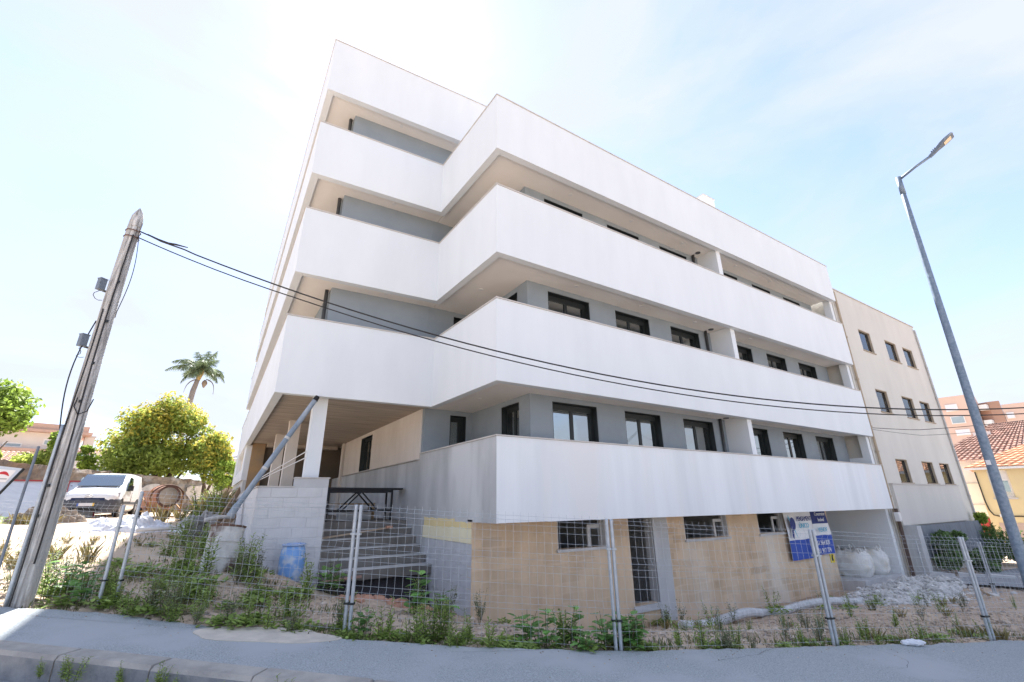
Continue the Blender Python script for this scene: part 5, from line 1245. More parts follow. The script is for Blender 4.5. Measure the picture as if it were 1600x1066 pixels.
mb = MB(); mb.beam((3.0,10.78,.13),(4.55,10.80,.20),.10,.08); tag(mb.build('timber_beam', grey_lump), 'mouldy grey timber across the foot of the stairs', 'timber')
mb = MB(); mb.beam((2.24,10.6,.16),(3.0,10.6,.19),.08,.04); tag(mb.build('plank', mat('pinkish_board', (.45,.28,.22), (.36,.22,.18), 4, .9)), 'short pinkish board by the block wall corner at the stair foot', 'plank')

# bulk bags in the garage bay
def bag(name, cx, cy, z, w, h, seed, label):
    T = thing(name, label, 'bulk bag', (cx,cy,z), rz=R(8*seed), group='white bulk bags in the garage bay', local=True)
    V, F = [], []; n, k = 44, 20
    for i in range(k+1):
        f = i/k; zz = h*f; bulge = .86+.20*math.sin(math.pi*min(1, f*1.05))**.7 - (.05 if f > .9 else 0)
        for j in range(n):
            t = 2*math.pi*j/n; e = 3.2
            c, s = math.cos(t), math.sin(t); rr = (abs(c)**e+abs(s)**e)**(-1/e)
            q = 1+.09*mnoise.noise(Vector((c*2.5, s*2.5, f*4+seed))) + .05*abs(mnoise.noise(Vector((c*7, s*7, f*2+seed)))) - .03*abs(mnoise.noise(Vector((c*15, s*15, f*5+seed))))
            top = .07*mnoise.noise(Vector((c*4, s*4, seed+2)))*max(0, f-.75)/.25
            V.append((w/2*rr*c*bulge*q, w/2*rr*s*bulge*q, zz+top))
    for i in range(k):
        for j in range(n): F.append((i*n+j, i*n+(j+1)%n, (i+1)*n+(j+1)%n, (i+1)*n+j))
    b0 = len(V)
    for r in (.8,.5,.2):
        for j in range(n):
            t = 2*math.pi*j/n; x, y = V[k*n+j][0]*r, V[k*n+j][1]*r
            V.append((x, y, h-.03+.16*mnoise.noise(Vector((x*5, y*5, seed*3)))+.05*mnoise.noise(Vector((x*14, y*14, seed)))))
    for i in range(3):
        for j in range(n): F.append((k*n+i*n+j, k*n+i*n+(j+1)%n, k*n+(i+1)*n+(j+1)%n, k*n+(i+1)*n+j))
    F.append(tuple(range(k*n+3*n, k*n+4*n)))
    mb = MB(); mb.add(V, F); mb.build('bag_body', bag_m, T, smooth=True)
    for sx, sy in ((1,1),(1,-1),(-1,1),(-1,-1)):
        mb = MB(); x, y = sx*w*.36, sy*w*.36
        mb.tube([(x,y,h-.05),(x+.03*sx,y+.05,h+.10),(x-.06*sx,y+.02,h+.12),(x-.12*sx,y-.03,h-.0)], .02, 6); mb.build('lifting_loop', bag_m, T)
bag('bulk_bag', 20.15, 8.72, -.98, 1.15, .82, 1, 'left of two full white bulk bags, nearer the banner')
bag('bulk_bag', 21.25, 8.62, -.98, 1.15, .84, 2, 'right of two full white bulk bags, next to the cream building')

# banner on the basement wall
BN = thing('sale_banner', 'white and blue property banner with phone numbers hung on the tan basement wall', 'banner', (15.98,8.6,-.2))
def bpt(u, v):                       # u along the wall 0..1, v up
    x = 15.97+2.78*u; z = -.185+1.43*v - (.03 if u < .6 else 0)*(1-v)
    return (x, 8.625 - .05*math.sin(u*7+.5)*(1-v)*.8 - .025*math.sin(u*19+v*4) - .03, z)
def bpatch(name, u0, u1, v0, v1, m, off=0.0, nu=16, nv=8):
    V, F = [], []
    for i in range(nu+1):
        for j in range(nv+1):
            x, y, z = bpt(u0+(u1-u0)*i/nu, v0+(v1-v0)*j/nv); V.append((x, y-off, z))
    for i in range(nu):
        for j in range(nv): F.append((i*(nv+1)+j, (i+1)*(nv+1)+j, (i+1)*(nv+1)+j+1, i*(nv+1)+j+1))
    mb = MB(); mb.add(V, F); return mb.build(name, m, BN, smooth=True)
bpatch('cloth', 0, .60, .40, 1, ban_w); bpatch('cloth', 0, .60, 0, .40, ban_b)
bpatch('cloth', .605, 1, .70, 1, ban_n); bpatch('cloth', .605, 1, .44, .70, ban_w); bpatch('cloth', .605, 1, 0.02, .44, ban_b)
def btext(s, u, v, size, m, sx=1.0, off=.03, rot=0):
    x, y, z = bpt(u, v)
    M = Matrix.Translation((x, 8.50, z)) @ Matrix.Rotation(R(90), 4, 'X') @ Matrix.Rotation(R(rot), 4, 'Z')
    return text_part(s, size, m, BN, M, sx=sx, ext=.004)
btext('PENSAMENTO', .20, .79, .205, ban_n, .83); btext('ÚNICO', .235, .645, .20, ban_c, .95)
btext('Construtor', .64, .885, .165, ban_w, .95); btext('Imóvel', .70, .755, .165, ban_w, .95)
btext('VENDE', .66, .52, .20, ban_c, 1.0)
btext('+351 964 820', .49, .255, .20, ban_w, .95); btext('+351 917 774', .49, .09, .20, ban_w, .95)
mb = MB(); n = 26; mb.add([(15.97+2.78*.10+.17*math.cos(2*math.pi*i/n), 8.50, .86+.20*math.sin(2*math.pi*i/n)) for i in range(n)], [tuple(range(n))])
mb.add([(16.13,8.50,.70),(16.25,8.50,.70),(16.20,8.50,.40),(16.10,8.50,.46)], [(0,1,2,3)]); mb.build('logo', ban_n, BN)
mb = MB(); mb.add([(16.03,8.497,1.15),(16.10,8.497,1.02),(16.10,8.497,.93),(16.02,8.497,1.05)], [(0,1,2,3)]); mb.add([(16.25,8.497,.70),(16.33,8.497,.66),(16.50,8.497,.22),(16.42,8.497,.42)], [(0,1,2,3)]); mb.build('logo', ban_c, BN)
mb = MB(); mb.tube([(17.22,8.49,.40),(17.12,8.49,.32),(17.10,8.49,.20),(17.16,8.49,.08),(17.26,8.49,.0)], [.05,.028,.026,.028,.05], 8); mb.build('phone_symbol', ban_w, BN)
YL = thing('warning_label', 'small yellow warning label on the tan wall below the banner', 'label', (18.7,8.6,-.3))
mb = MB(); mb.box(18.58,18.84,8.672,8.688,-.46,-.16); mb.build('plate', sign_y, YL)
mb = MB(); mb.add([(18.64,8.669,-.40),(18.78,8.669,-.40),(18.74,8.669,-.30),(18.78,8.669,-.22),(18.70,8.669,-.20),(18.65,8.669,-.30)], [(0,1,2,3,4,5)]); mb.build('symbol', black_m, YL)

# corrugated hose, rubble by the garage, kerb blocks, litter
hpts = [(8.6,7.15,-.86),(9.6,7.0,-.80),(10.4,7.05,-.76),(11.2,7.2,-.72),(12.2,7.35,-.72),(13.2,7.25,-.78),(14.2,6.9,-.86),(15.2,6.7,-.9),(16.0,6.9,-.93)]
hp_ = []
for i in range(len(hpts)-1):
    a, b = Vector(hpts[i]), Vector(hpts[i+1])
    for t in np.linspace(0,1,22)[:-1]:
        p = a+(b-a)*t; p.z = gz(p.x,p.y)+.10+.06*math.sin(p.x*1.9); hp_.append(p)
mb = MB(); mb.tube(hp_, [.085+.014*(i%2) for i in range(len(hp_))], 10); tag(mb.build('corrugated_hose', hose_m), 'long pale corrugated hose lying along the foot of the tan wall', 'hose')
tag(mound('rubble_heap', rubble_m, 18.6, 6.7, 3.3, 1.25, .34, 9.0, n=110, wr=.28, fr=2.6), 'wide grey heap of crushed rubble before the garage bay', 'rubble heap')
tag(mound('brick_rubble_heap', dirt, 3.05, 9.2, .85, .42, .14, 2.0, wr=.2, fr=3), 'sandy heap with broken orange brick in front of the stair pit', 'rubble heap')
def stone_mesh(seed, m, name):
    rnd = random.Random(seed); bm = bmesh.new(); bmesh.ops.create_icosphere(bm, subdivisions=1, radius=1)
    for v in bm.verts: v.co *= rnd.uniform(.7,1.15); v.co.z *= .62
    me = bpy.data.meshes.new(name); bm.to_mesh(me); bm.free(); me.materials.append(m); return me
bh = bpy.context.scene
BRK = bpy.data.objects['brick_rubble_heap']
brm = []
for k in range(4):
    mb = MB(); w, d, h = .06+.03*random.random(), .035+.02*random.random(), .02+.012*random.random()
    mb.add([(-w,-d,-h),(w,-d*.8,-h),(w*.9,d,-h),(-w,d*.9,-h),(-w*.9,-d,h),(w,-d,h*.8),(w*.8,d*.9,h),(-w,d,h)], [(0,3,2,1),(4,5,6,7),(0,1,5,4),(1,2,6,5),(2,3,7,6),(3,0,4,7)])
    me = bpy.data.meshes.new('brick_fragment'); me.from_pydata(mb.v, [], mb.f); me.materials.append(brick_m); brm.append(me)
from mathutils.bvhtree import BVHTree
def bvh_of(o):
    me = o.data; M = o.matrix_world
    return BVHTree.FromPolygons([M @ v.co for v in me.vertices], [tuple(p.vertices) for p in me.polygons])
bt = bvh_of(BRK); gt = bvh_of(bpy.data.objects['dirt_ground'])
def surf(x, y, trees=(gt,)):
    best = None
    for t in trees:
        h = t.ray_cast(Vector((x,y,20)), Vector((0,0,-1)))
        if h[0] is not None and (best is None or h[0].z > best): best = h[0].z
    return best if best is not None else gz(x,y)
for k in range(75):
    c = (3.5,9.0,.25) if k < 45 else (2.7,9.3,.3)
    x, y = random.gauss(c[0],c[2]), random.gauss(c[1],.16)
    o = bpy.data.objects.new('brick_fragment', brm[k%4]); col.objects.link(o); o.parent = BRK
    o.location = (x, y, surf(x,y,(bt,gt))+.012); o.rotation_euler = (random.uniform(-.5,.5), random.uniform(-.5,.5), random.uniform(0,6.3)); s = random.uniform(.6,1.3); o.scale = (s,s,s)
# loose stones (too many to count): one object
def scatter_mesh(name, m, pts, sizes, seed=1, nvar=6):
    rnd = random.Random(seed); vars_ = []
    for k in range(nvar):
        bm = bmesh.new(); bmesh.ops.create_icosphere(bm, subdivisions=1, radius=1)
        for v in bm.verts: v.co *= rnd.uniform(.65,1.2); v.co.z *= .6
        vars_.append((np.array([v.co[:] for v in bm.verts]), [tuple(v.index for v in f.verts) for f in bm.faces])); bm.free()
    V, F, off = [], [], 0
    for (x,y,z), s in zip(pts, sizes):
        vv, ff = vars_[rnd.randrange(nvar)]; a = rnd.uniform(0,6.3); c, sn = math.cos(a)*s, math.sin(a)*s
        q = np.empty_like(vv); q[:,0] = vv[:,0]*c-vv[:,1]*sn+x; q[:,1] = vv[:,0]*sn+vv[:,1]*c+y; q[:,2] = vv[:,2]*s+z
        V.append(q); F += [tuple(i+off for i in f) for f in ff]; off += len(vv)
    me = bpy.data.meshes.new(name); me.from_pydata(np.vstack(V).tolist(), [], F); me.materials.append(m)
    o = bpy.data.objects.new(name, me); col.objects.link(o); return o
pts, szs = [], []
rnd = random.Random(5)
while len(pts) < 7000:
    x = rnd.uniform(-4,17); fy = fence_y(x); y = fy + abs(rnd.gauss(0,2.0))+.05
    if y > 8.6 and x > 4.5 or y > 11 and x > .8: continue
    if x < 1 and rnd.random() < .45: continue
    pts.append((x, y, surf(x,y)+.004)); szs.append(min(.09, .008+rnd.expovariate(1/.012)))
o = scatter_mesh('loose_stones', gravel_m, pts, szs, 3); tag(o, kind='stuff')
V, F = [], []
for k in range(1500):
    x = rnd.uniform(-4,16); y = fence_y(x)+abs(rnd.gauss(0,1.9))+.05
    if y > 8.6 and x > 4.5 or y > 11 and x > .8: continue
    z = surf(x,y)+.012; a = rnd.uniform(0,3.14); L = rnd.uniform(.03,.16); d = Vector((math.cos(a)*L, math.sin(a)*L, rnd.uniform(-.02,.05))); w = Vector((-math.sin(a), math.cos(a), 0))*.003; q = Vector((x,y,z)); o_ = len(V)
    V += [q-w, q+w, q+d+w, q+d-w, q+Vector((0,0,.006)), q+d+Vector((0,0,.006))]; F += [(o_,o_+3,o_+5,o_+4),(o_+1,o_+4,o_+5,o_+2)]
mb = MB(); mb.add(V, F); tag(mb.build('dry_twigs', mat('dry_twig', (.34,.25,.17), (.50,.42,.30), 3, .9)), kind='stuff')
pts, szs = [], []; rt = bvh_of([o for o in bpy.data.objects if o.get('label','').startswith('wide grey heap')][0])
while len(pts) < 1500:
    x, y = rnd.gauss(18.4,1.9), rnd.gauss(6.5,.75)
    if y > 7.9: continue
    pts.append((x, y, surf(x,y,(rt,gt))+.005)); szs.append(min(.14, .015+rnd.expovariate(1/.025)))
tag(scatter_mesh('crushed_rubble', rubble_m, pts, szs, 8), kind='stuff')
pts, szs = [], []
while len(pts) < 160:
    x = rnd.uniform(-1.5,11); y = fence_y(x)-abs(rnd.gauss(0,.35)); pts.append((x,y,plane(x,y)+.014)); szs.append(rnd.uniform(.004,.013))
tag(scatter_mesh('pavement_grit', gravel_m, pts, szs, 9), kind='stuff')
for k, (x, y) in enumerate(((22.4,6.9),(22.7,6.2),(22.95,5.5),(23.2,4.8),(23.4,4.1))):
    mb = MB(); mb.box(-.33,.33,-.14,.14,-.1,.17); o = mb.build('kerb_block', concrete_lt, loc=(x,y,gz(x,y)), rot=(R(2*k-3),R(3-k),R(-72))); 
    tag(o, 'old mossy concrete kerb block along the foot of the dark ivy', 'kerb block', 'old kerb blocks below the ivy')
BT = thing('crumpled_plastic_bag', 'crumpled white plastic bag lying on the pavement at right', 'plastic bag', (8.8,3.257,plane(8.8,3.257)+.012), rz=R(-35), local=True)
V, F = [], []; n, k = 20, 14
for i in range(k+1):
    u = i/k; x = -.17+.34*u; r = (.055*math.sin(math.pi*min(1,u*.9+.1))**.6)*(1+.3*mnoise.noise(Vector((u*7,0,0))))
    for j in range(n):
        t = 2*math.pi*j/n; rr = r*(1+.22*mnoise.noise(Vector((u*5, math.cos(t)*2, math.sin(t)*2))))
        V.append((x, rr*1.1*math.cos(t), max(0.001, .04+rr*.75*math.sin(t))))
for i in range(k):
    for j in range(n): F.append((i*n+j, i*n+(j+1)%n, (i+1)*n+(j+1)%n, (i+1)*n+j))
F += [tuple(range(n))[::-1], tuple(range(k*n,(k+1)*n))]
mb = MB(); mb.add(V, F); mb.build('bag_film', sheet_m, BT, smooth=False)
SS = mb = MB(); mb.tube([(19.2,5.0,gz(19.2,5)+.03),(20.6,5.6,gz(20.6,5.6)+.05),(21.6,5.9,gz(21.6,5.9)+.04)], .03, 6); tag(mb.build('wooden_batten', board_m), 'long thin batten lying on the rubble before the ivy', 'batten')

# ================================================================ trees and shrubs
def leaf_cloud(name, m, clumps, n, size, parent, seed, up=0.25, shell=.55, flat=0.0):
    """leaf-sized folded quads spread through a set of ellipsoid clumps (cx,cy,cz,rx,ry,rz)"""
    rnd = np.random.RandomState(seed); w = np.array([c[3]*c[4]+c[4]*c[5]+c[3]*c[5] for c in clumps]); w = w/w.sum()
    k = rnd.choice(len(clumps), n, p=w); C_ = np.array(clumps)[k]
    d = rnd.normal(size=(n,3)); d /= np.linalg.norm(d, axis=1)[:,None]
    r = shell + (1-shell)*rnd.rand(n)**.6 + .10*rnd.normal(size=n)
    P = C_[:,:3] + d*C_[:,3:]*r[:,None]
    nn = d*0.7 + rnd.normal(size=(n,3))*.8 + np.array([0,0,up]); nn /= np.linalg.norm(nn, axis=1)[:,None]
    a = np.cross(nn, rnd.normal(size=(n,3))); a /= np.linalg.norm(a, axis=1)[:,None]; b = np.cross(nn, a)
    s = size*(.6+.8*rnd.rand(n))[:,None]
    V = np.empty((n,4,3)); V[:,0] = P-a*s; V[:,1] = P-b*s*.5+nn*s*.12; V[:,2] = P+a*s; V[:,3] = P+b*s*.5+nn*s*.12
    me = bpy.data.meshes.new(name); me.vertices.add(n*4); me.vertices.foreach_set('co', V.reshape(-1))
    me.loops.add(n*4); me.loops.foreach_set('vertex_index', np.arange(n*4, dtype=np.int32))
    me.polygons.add(n); me.polygons.foreach_set('loop_start', np.arange(0,n*4,4,dtype=np.int32)); me.polygons.foreach_set('loop_total', np.full(n,4,dtype=np.int32))
    me.materials.append(m); me.update(); me.validate()
    o = bpy.data.objects.new(name, me); col.objects.link(o)
    if parent is not None:
        o['kind'] = 'stuff'
        o.parent = parent; me.transform(Matrix.Translation(-Vector(parent.location)))
    return o
def limbs(name, base, tips, r0, m, parent, seed=1):
    rnd = random.Random(seed); mb = MB(); base = Vector(base)
    for tp in tips:
        tp = Vector(tp); mid = base*.55+tp*.45 + Vector((rnd.uniform(-.3,.3),rnd.uniform(-.3,.3),.2))
        mb.tube([base, base*.75+tp*.25+Vector((rnd.uniform(-.1,.1),0,.2)), mid, tp], [r0, r0*.7, r0*.45, r0*.12], 7)
    return mb.build(name, m, parent, smooth=True)
def clumps_in(c, r, n, s0, s1, seed, bottom=-.9):
    rnd = random.Random(seed); out = []
    for k in range(n):
        while True:
            d = Vector((rnd.gauss(0,1),rnd.gauss(0,1),rnd.gauss(0,1))).normalized()
            if d.z > bottom: break
        q = rnd.uniform(.45,.86); s = rnd.uniform(s0,s1)
        out.append((c[0]+d.x*r[0]*q, c[1]+d.y*r[1]*q, c[2]+d.z*r[2]*q, s, s, s*.8))
    return out
T = thing('round_tree', 'big round broadleaf tree covered in yellow blossom behind the stone wall', 'tree', (-2.85,36.6,1.35))
limbs('trunk', (-2.85,36.6,1.2), [(-4.3,36.6,4.6),(-2.9,36.6,6.9),(-1.6,36.6,6.0),(-1.4,36.2,4.0),(-3.6,36.0,4.0)], .26, bark_m, T, 2)
cl = clumps_in((-3.0,36.6,5.15), (3.0,2.6,2.7), 30, .75,1.25, 3) + clumps_in((-2.6,36.4,6.6), (1.9,1.9,1.75), 14, .7,1.05, 4, -.2) + clumps_in((-3.6,36.4,4.3), (2.4,2.2,1.6), 12, .7,1.0, 6)
leaf_cloud('crown', leaf_a, cl, 17000, .12, T, 5)
leaf_cloud('blossom', leaf_y, [(c[0], c[1], c[2]+.28, c[3], c[4], c[5]) for c in cl if c[2] > 4.9], 5200, .11, T, 6, up=.9, shell=.92)
T = thing('yellow_tipped_bush', 'tall narrow bush with yellow tips right of the round tree', 'bush', (-.25,35,1.3))
limbs('stem', (-.25,35,1.2), [(-.6,35,4.5),(.1,35,5.5),(-.5,35,6.3)], .12, bark_m, T, 5)
cl = clumps_in((-.35,35,4.4), (.95,.9,2.1), 16, .45,.75, 8)
leaf_cloud('crown', leaf_a, cl, 5200, .11, T, 9); leaf_cloud('blossom', leaf_y, [(c[0]+.1,c[1],c[2]+.15,c[3],c[4],c[5]) for c in cl], 2400, .11, T, 10, up=.6, shell=.92)
def bush(name, label, c, r, n, seed, m=leaf_b, size=.10, cat='bush', stem=True, grp=None, s=(.35,.6)):
    T = thing(name, label, cat, (c[0],c[1],gz(c[0],c[1])), group=grp)
    cl = clumps_in(c, r, 12, s[0]*min(r), s[1]*min(r)*1.1, seed)
    if stem: limbs('stem', (c[0],c[1],gz(c[0],c[1])-.1), [(c[0]-r[0]*.5,c[1],c[2]),(c[0]+r[0]*.5,c[1],c[2]+.2),(c[0],c[1],c[2]+r[2]*.6)], .07, bark_m, T, seed)
    leaf_cloud('foliage', m, cl, n, size, T, seed+1); return T
bush('green_bush', 'bright green bush over the wall beside the white building', (.85,34.5,3.25), (.85,.7,1.0), 2600, 21)
bush('green_bush', 'leafy green bush behind the wooden pole, left of it', (-8.1,34.3,3.9), (1.0,.9,.9), 2400, 23, leaf_a)
bush('green_bush', 'taller bright bush just behind the wooden pole', (-7.2,34.6,4.7), (.6,.6,1.3), 1700, 25)
bush('green_bush', 'bright loose bush right of the wooden pole', (-6.1,34.7,4.1), (.5,.5,.95), 1100, 27)
T = thing('green_tree', 'bright green leafy tree at the left edge of the photo', 'tree', (-8.4,26.9,1.2))
limbs('trunk', (-8.2,26.9,1.1), [(-9.2,26.8,5.0),(-7.5,26.9,5.2),(-8.2,26.9,6.4),(-7.3,27.0,4.2)], .16, bark_m, T, 7)
leaf_cloud('crown', leaf_b, clumps_in((-8.9,26.9,5.4), (1.9,1.7,1.75), 26, .55,.85, 31) + clumps_in((-7.6,27.0,5.2), (.75,.8,.9), 8, .3,.5, 33), 9500, .11, T, 32)
bush('low_leafy_plant', 'dark green low leafy plant under the bright tree at left', (-8.9,29.5,3.6), (1.3,.8,.6), 1500, 35, leaf_a)
# palm
PT = thing('palm_tree', 'tall palm with drooping feathery fronds rising behind the round tree', 'palm tree', (-2.6,47.9,1.3))
mb = MB(); tp = [Vector((-2.85,47.9,.8)), Vector((-2.8,47.9,6)), Vector((-2.72,47.92,9.5)), Vector((-2.66,47.93,11.2)), Vector((-2.5,47.94,12.3)), Vector((-2.42,47.95,13.1))]
mb.tube(tp, [.26,.22,.20,.21,.17,.12], 14); mb.build('trunk', palmtr, PT, smooth=True)
mb = MB(); mb.tube([Vector((-2.5,47.94,12.2)), Vector((-2.38,47.90,12.9)), Vector((-2.3,47.88,13.5))], [.18,.24,.10], 10); mb.build('crownshaft', palm_o, PT, smooth=True)
crown_c = Vector((-2.35,47.93,13.1))
def frond(az, el, L, droop, m=palm_l, w=.78, nl=64, base=crown_c, seed=0):
    rnd = random.Random(seed); mb = MB(); pts = []
    d = Vector((math.cos(az)*math.cos(el), math.sin(az)*math.cos(el), math.sin(el))); p = Vector(base)
    N = 16
    for i in range(N+1):
        pts.append(p.copy()); d = (d + Vector((0,0,-droop/N*(.5+1.2*i/N)))).normalized(); p = p + d*L/N
    mb.tube(pts, [.05*(1-i/N)+.008 for i in range(N+1)], 5)
    V, F = [], []
    for k in range(nl):
        t = .10+.89*k/nl; f = t*N; i = min(N-1, int(f)); q = pts[i].lerp(pts[i+1], f-i); tg = (pts[i+1]-pts[i]).normalized()
        sd = tg.cross(Vector((0,0,1))); sd = sd.normalized() if sd.length > .05 else Vector((1,0,0))
        ll = w*math.sin(math.pi*min(1,(t*.85+.15)))**.6
        for s in (1,-1):
            dr = (sd*s*.75 + tg*.5 + Vector((0,0,rnd.uniform(-1.1,-.05)))).normalized(); e = q+dr*ll*rnd.uniform(.8,1.1)+Vector((0,0,-.12*ll))
            wv = tg*.024; o = len(V); V += [q-wv, q+wv, (q+e)/2+wv*.9+Vector((0,0,.03)), e, (q+e)/2-wv*.9+Vector((0,0,.03))]; F += [(o,o+1,o+2,o+3,o+4)]
    mb.add(V, F); return mb.build('frond', m, PT)
cam_az = math.atan2(-47.9, 2.4)
sc = math.pi/2  # screen right/left directions
RGT, LFT = R(-1), R(179)
for k, (az, el, L, dr) in enumerate(((LFT,.45,2.9,1.35),(LFT+.3,.75,2.6,1.5),(LFT-.5,.95,2.3,1.3),(RGT,.40,2.4,2.1),(RGT+.35,.65,2.2,1.9),(RGT-.4,.15,2.1,2.2),(RGT+.9,1.05,2.2,1.0),(LFT-1.0,1.2,2.3,.8),(R(90),.9,2.4,1.3),(R(-90),.8,2.2,1.6),(R(-60),.5,2.3,1.9),(R(-130),.45,2.4,1.7),(R(60),.5,2.4,1.6),(R(130),.5,2.4,1.6),(LFT+.1,-.15,2.0,1.8),(R(-110),.0,2.0,1.7),(R(75),1.3,2.2,.5),(R(-20),1.25,2.1,.7))):
    frond(az, el, L, dr, seed=k)
frond(R(5), .1, 1.7, 4.6, m=palm_dry, w=.16, nl=26, base=Vector((-1.9,47.9,12.3)), seed=40)
frond(R(-178), -.2, 1.6, 3.6, m=palm_dry, w=.2, nl=24, base=Vector((-2.6,47.85,12.2)), seed=41)
mb = MB(); mb.lathe([(.03,.35),(.16,.2),(.2,0),(.1,-.3),(.03,-.4)], (-1.95,47.8,11.9), 10, jit=.2); mb.build('seed_cluster', palm_dry, PT)
# shrubs on the right
bush('ivy_shrub', 'dark green ivy shrub spilling over below the cream building', (24.7,7.0,-.15), (1.25,.6,.78), 5600, 51, leaf_d, .085, stem=False)
bush('ivy_shrub', 'low dark creeper right of the ivy shrub along the kerb blocks', (26.0,6.5,-.65), (1.6,.6,.42), 3600, 53, leaf_d, .085, stem=False)
SPK = thing('spiky_shrub', 'dark spiky upright shrub between cream building and yellow house', 'shrub', (30.9,7.2,-1.2))
rnd = random.Random(60); V, F = [], []; mb = MB()
for k in range(150):
    a = rnd.uniform(0,6.28); r = rnd.uniform(0,.75)**.8; b = Vector((30.9+r*math.cos(a)*.9, 7.2+r*math.sin(a), -1.2)); tpt = b + Vector((r*math.cos(a)*.75+rnd.gauss(0,.12), r*math.sin(a)*.75+rnd.gauss(0,.12), rnd.uniform(1.0,1.85)*(1-.35*r)))
    for j in range(26):
        t = .2+.8*j/26; q = b.lerp(tpt, t); d = Vector((rnd.gauss(0,1),rnd.gauss(0,1),rnd.uniform(.2,1.6))).normalized()*.14; sd = d.cross(Vector((rnd.random(),rnd.random(),rnd.random()))).normalized()*.022
        o = len(V); V += [q-sd, q+sd, q+d*.6+sd*.8, q+d, q+d*.6-sd*.8]; F.append((o,o+1,o+2,o+3,o+4))
mb.add(V, F); mb.build('foliage', leaf_d, SPK)
bush('dark_hedge', 'dark hedge behind the rightmost near fence post', (28.5,5.4,-.75), (1.7,.8,.72), 3600, 57, leaf_d, .09, stem=False)
SR = MB(); n_ = 26; V_ = []; F_ = []
for i in range(n_+1):
    for j in range(n_+1):
        x, y = 20.6+19*i/n_ + 1.6*(1-j/n_), -6+12.2*j/n_; V_.append((x, y, gz(x,y)+.10))
for i in range(n_):
    for j in range(n_): F_.append((i*(n_+1)+j, (i+1)*(n_+1)+j, (i+1)*(n_+1)+j+1, i*(n_+1)+j+1))
SR.add(V_, F_); tag(SR.build('side_road', road_m, smooth=True), kind='structure')
bush('climbing_plant', 'thin green climber on the corner of the cream building', (31.2,7.5,.7), (.25,.2,.75), 420, 59, leaf_b, .08, stem=False)

# ================================================================ weeds
def leafpts(q, d, up, L, W):
    sd = d.cross(up); sd = sd.normalized() if sd.length > .01 else Vector((1,0,0))
    n = sd.cross(d).normalized()
    return [q, q+d*L*.35+sd*W*.5+n*L*.04, q+d*L*.75+sd*W*.32, q+d*L-n*L*.10, q+d*L*.75-sd*W*.32, q+d*L*.35-sd*W*.5+n*L*.04], [(0,1,2,3),(0,3,4,5)]
def weed_proto(kind, seed):
    rnd = random.Random(seed); st, lf = MB(), MB()
    if kind == 'broad':
        for s in range(rnd.randint(3,5)):
            a = rnd.uniform(0,6.28); h = rnd.uniform(.28,.5); tip = Vector((math.cos(a)*.14, math.sin(a)*.14, h)); st.tube([(0,0,-.03), tip*.5+Vector((0,0,.03)), tip], [.006,.005,.003], 4, cap=False)
            for j in range(rnd.randint(7,10)):
                t = .2+.8*j/9; q = tip*t; b = a+j*2.4; d = Vector((math.cos(b), math.sin(b), rnd.uniform(-.15,.5))).normalized(); L = rnd.uniform(.11,.19)
                v, f = leafpts(q+d*.03, d, Vector((0,0,1)), L, L*.72); lf.add(v, f)
        return st, lf, weed_b
    if kind == 'feather':
        for s in range(rnd.randint(4,8)):
            a = rnd.uniform(0,6.28); sp_ = rnd.uniform(.02,.13); h = rnd.uniform(.22,.48); tip = Vector((math.cos(a)*sp_*1.5, math.sin(a)*sp_*1.5, h)); b0 = Vector((math.cos(a)*sp_*.5, math.sin(a)*sp_*.5, -.03)); st.tube([b0, tip*.5, tip], [.004,.0035,.002], 4, cap=False)
            for j in range(26):
                t = .12+.88*j/26; q = b0.lerp(tip, t); b = j*2.4; d = Vector((math.cos(b), math.sin(b), rnd.uniform(.2,.9))).normalized(); L = rnd.uniform(.05,.105)*(1.2-.6*t)
                v, f = leafpts(q, d, Vector((0,0,1)), L, L*.34); lf.add(v, f)
        return st, lf, weed_a
    if kind == 'seedy':
        for s in range(rnd.randint(5,9)):
            a = rnd.uniform(0,6.28); h = rnd.uniform(.25,.55); tip = Vector((math.cos(a)*.2*rnd.random(), math.sin(a)*.2*rnd.random(), h)); st.tube([(0,0,-.03), tip*.5+Vector((rnd.gauss(0,.02),0,0)), tip], [.003,.0025,.002], 4, cap=False)
            for j in range(14):
                t = .3+.7*j/14; q = tip*t+Vector((rnd.gauss(0,.03),rnd.gauss(0,.03),0)); d = Vector((rnd.gauss(0,1),rnd.gauss(0,1),rnd.uniform(-.2,.8))).normalized(); L = rnd.uniform(.03,.065)
                v, f = leafpts(q, d, Vector((0,0,1)), L, L*.5); lf.add(v, f)
        return st, lf, weed_d
    if kind == 'grass':
        for s in range(46):
            a = rnd.uniform(0,6.28); h = rnd.uniform(.12,.34); q = Vector((rnd.gauss(0,.04),rnd.gauss(0,.04),-.02)); d = Vector((math.cos(a)*.45, math.sin(a)*.45, 1)).normalized(); sd = Vector((-math.sin(a), math.cos(a), 0))*.004
            m_ = q+d*h*.6; e = m_+Vector((math.cos(a)*.5, math.sin(a)*.5, .6)).normalized()*h*.45
            lf.add([q-sd, q+sd, m_+sd*.8, e, m_-sd*.8], [(0,1,2,3,4)])
        return None, lf, weed_c
    if kind == 'low':
        for s in range(60):
            a = rnd.uniform(0,6.28); r = rnd.uniform(0,.24); q = Vector((math.cos(a)*r, math.sin(a)*r, rnd.uniform(.01,.10)*(1.2-r*3))); b = rnd.uniform(0,6.28); d = Vector((math.cos(b), math.sin(b), rnd.uniform(-.1,.7))).normalized(); L = rnd.uniform(.06,.12)
            v, f = leafpts(q, d, Vector((0,0,1)), L, L*.6); lf.add(v, f)
        return None, lf, weed_a
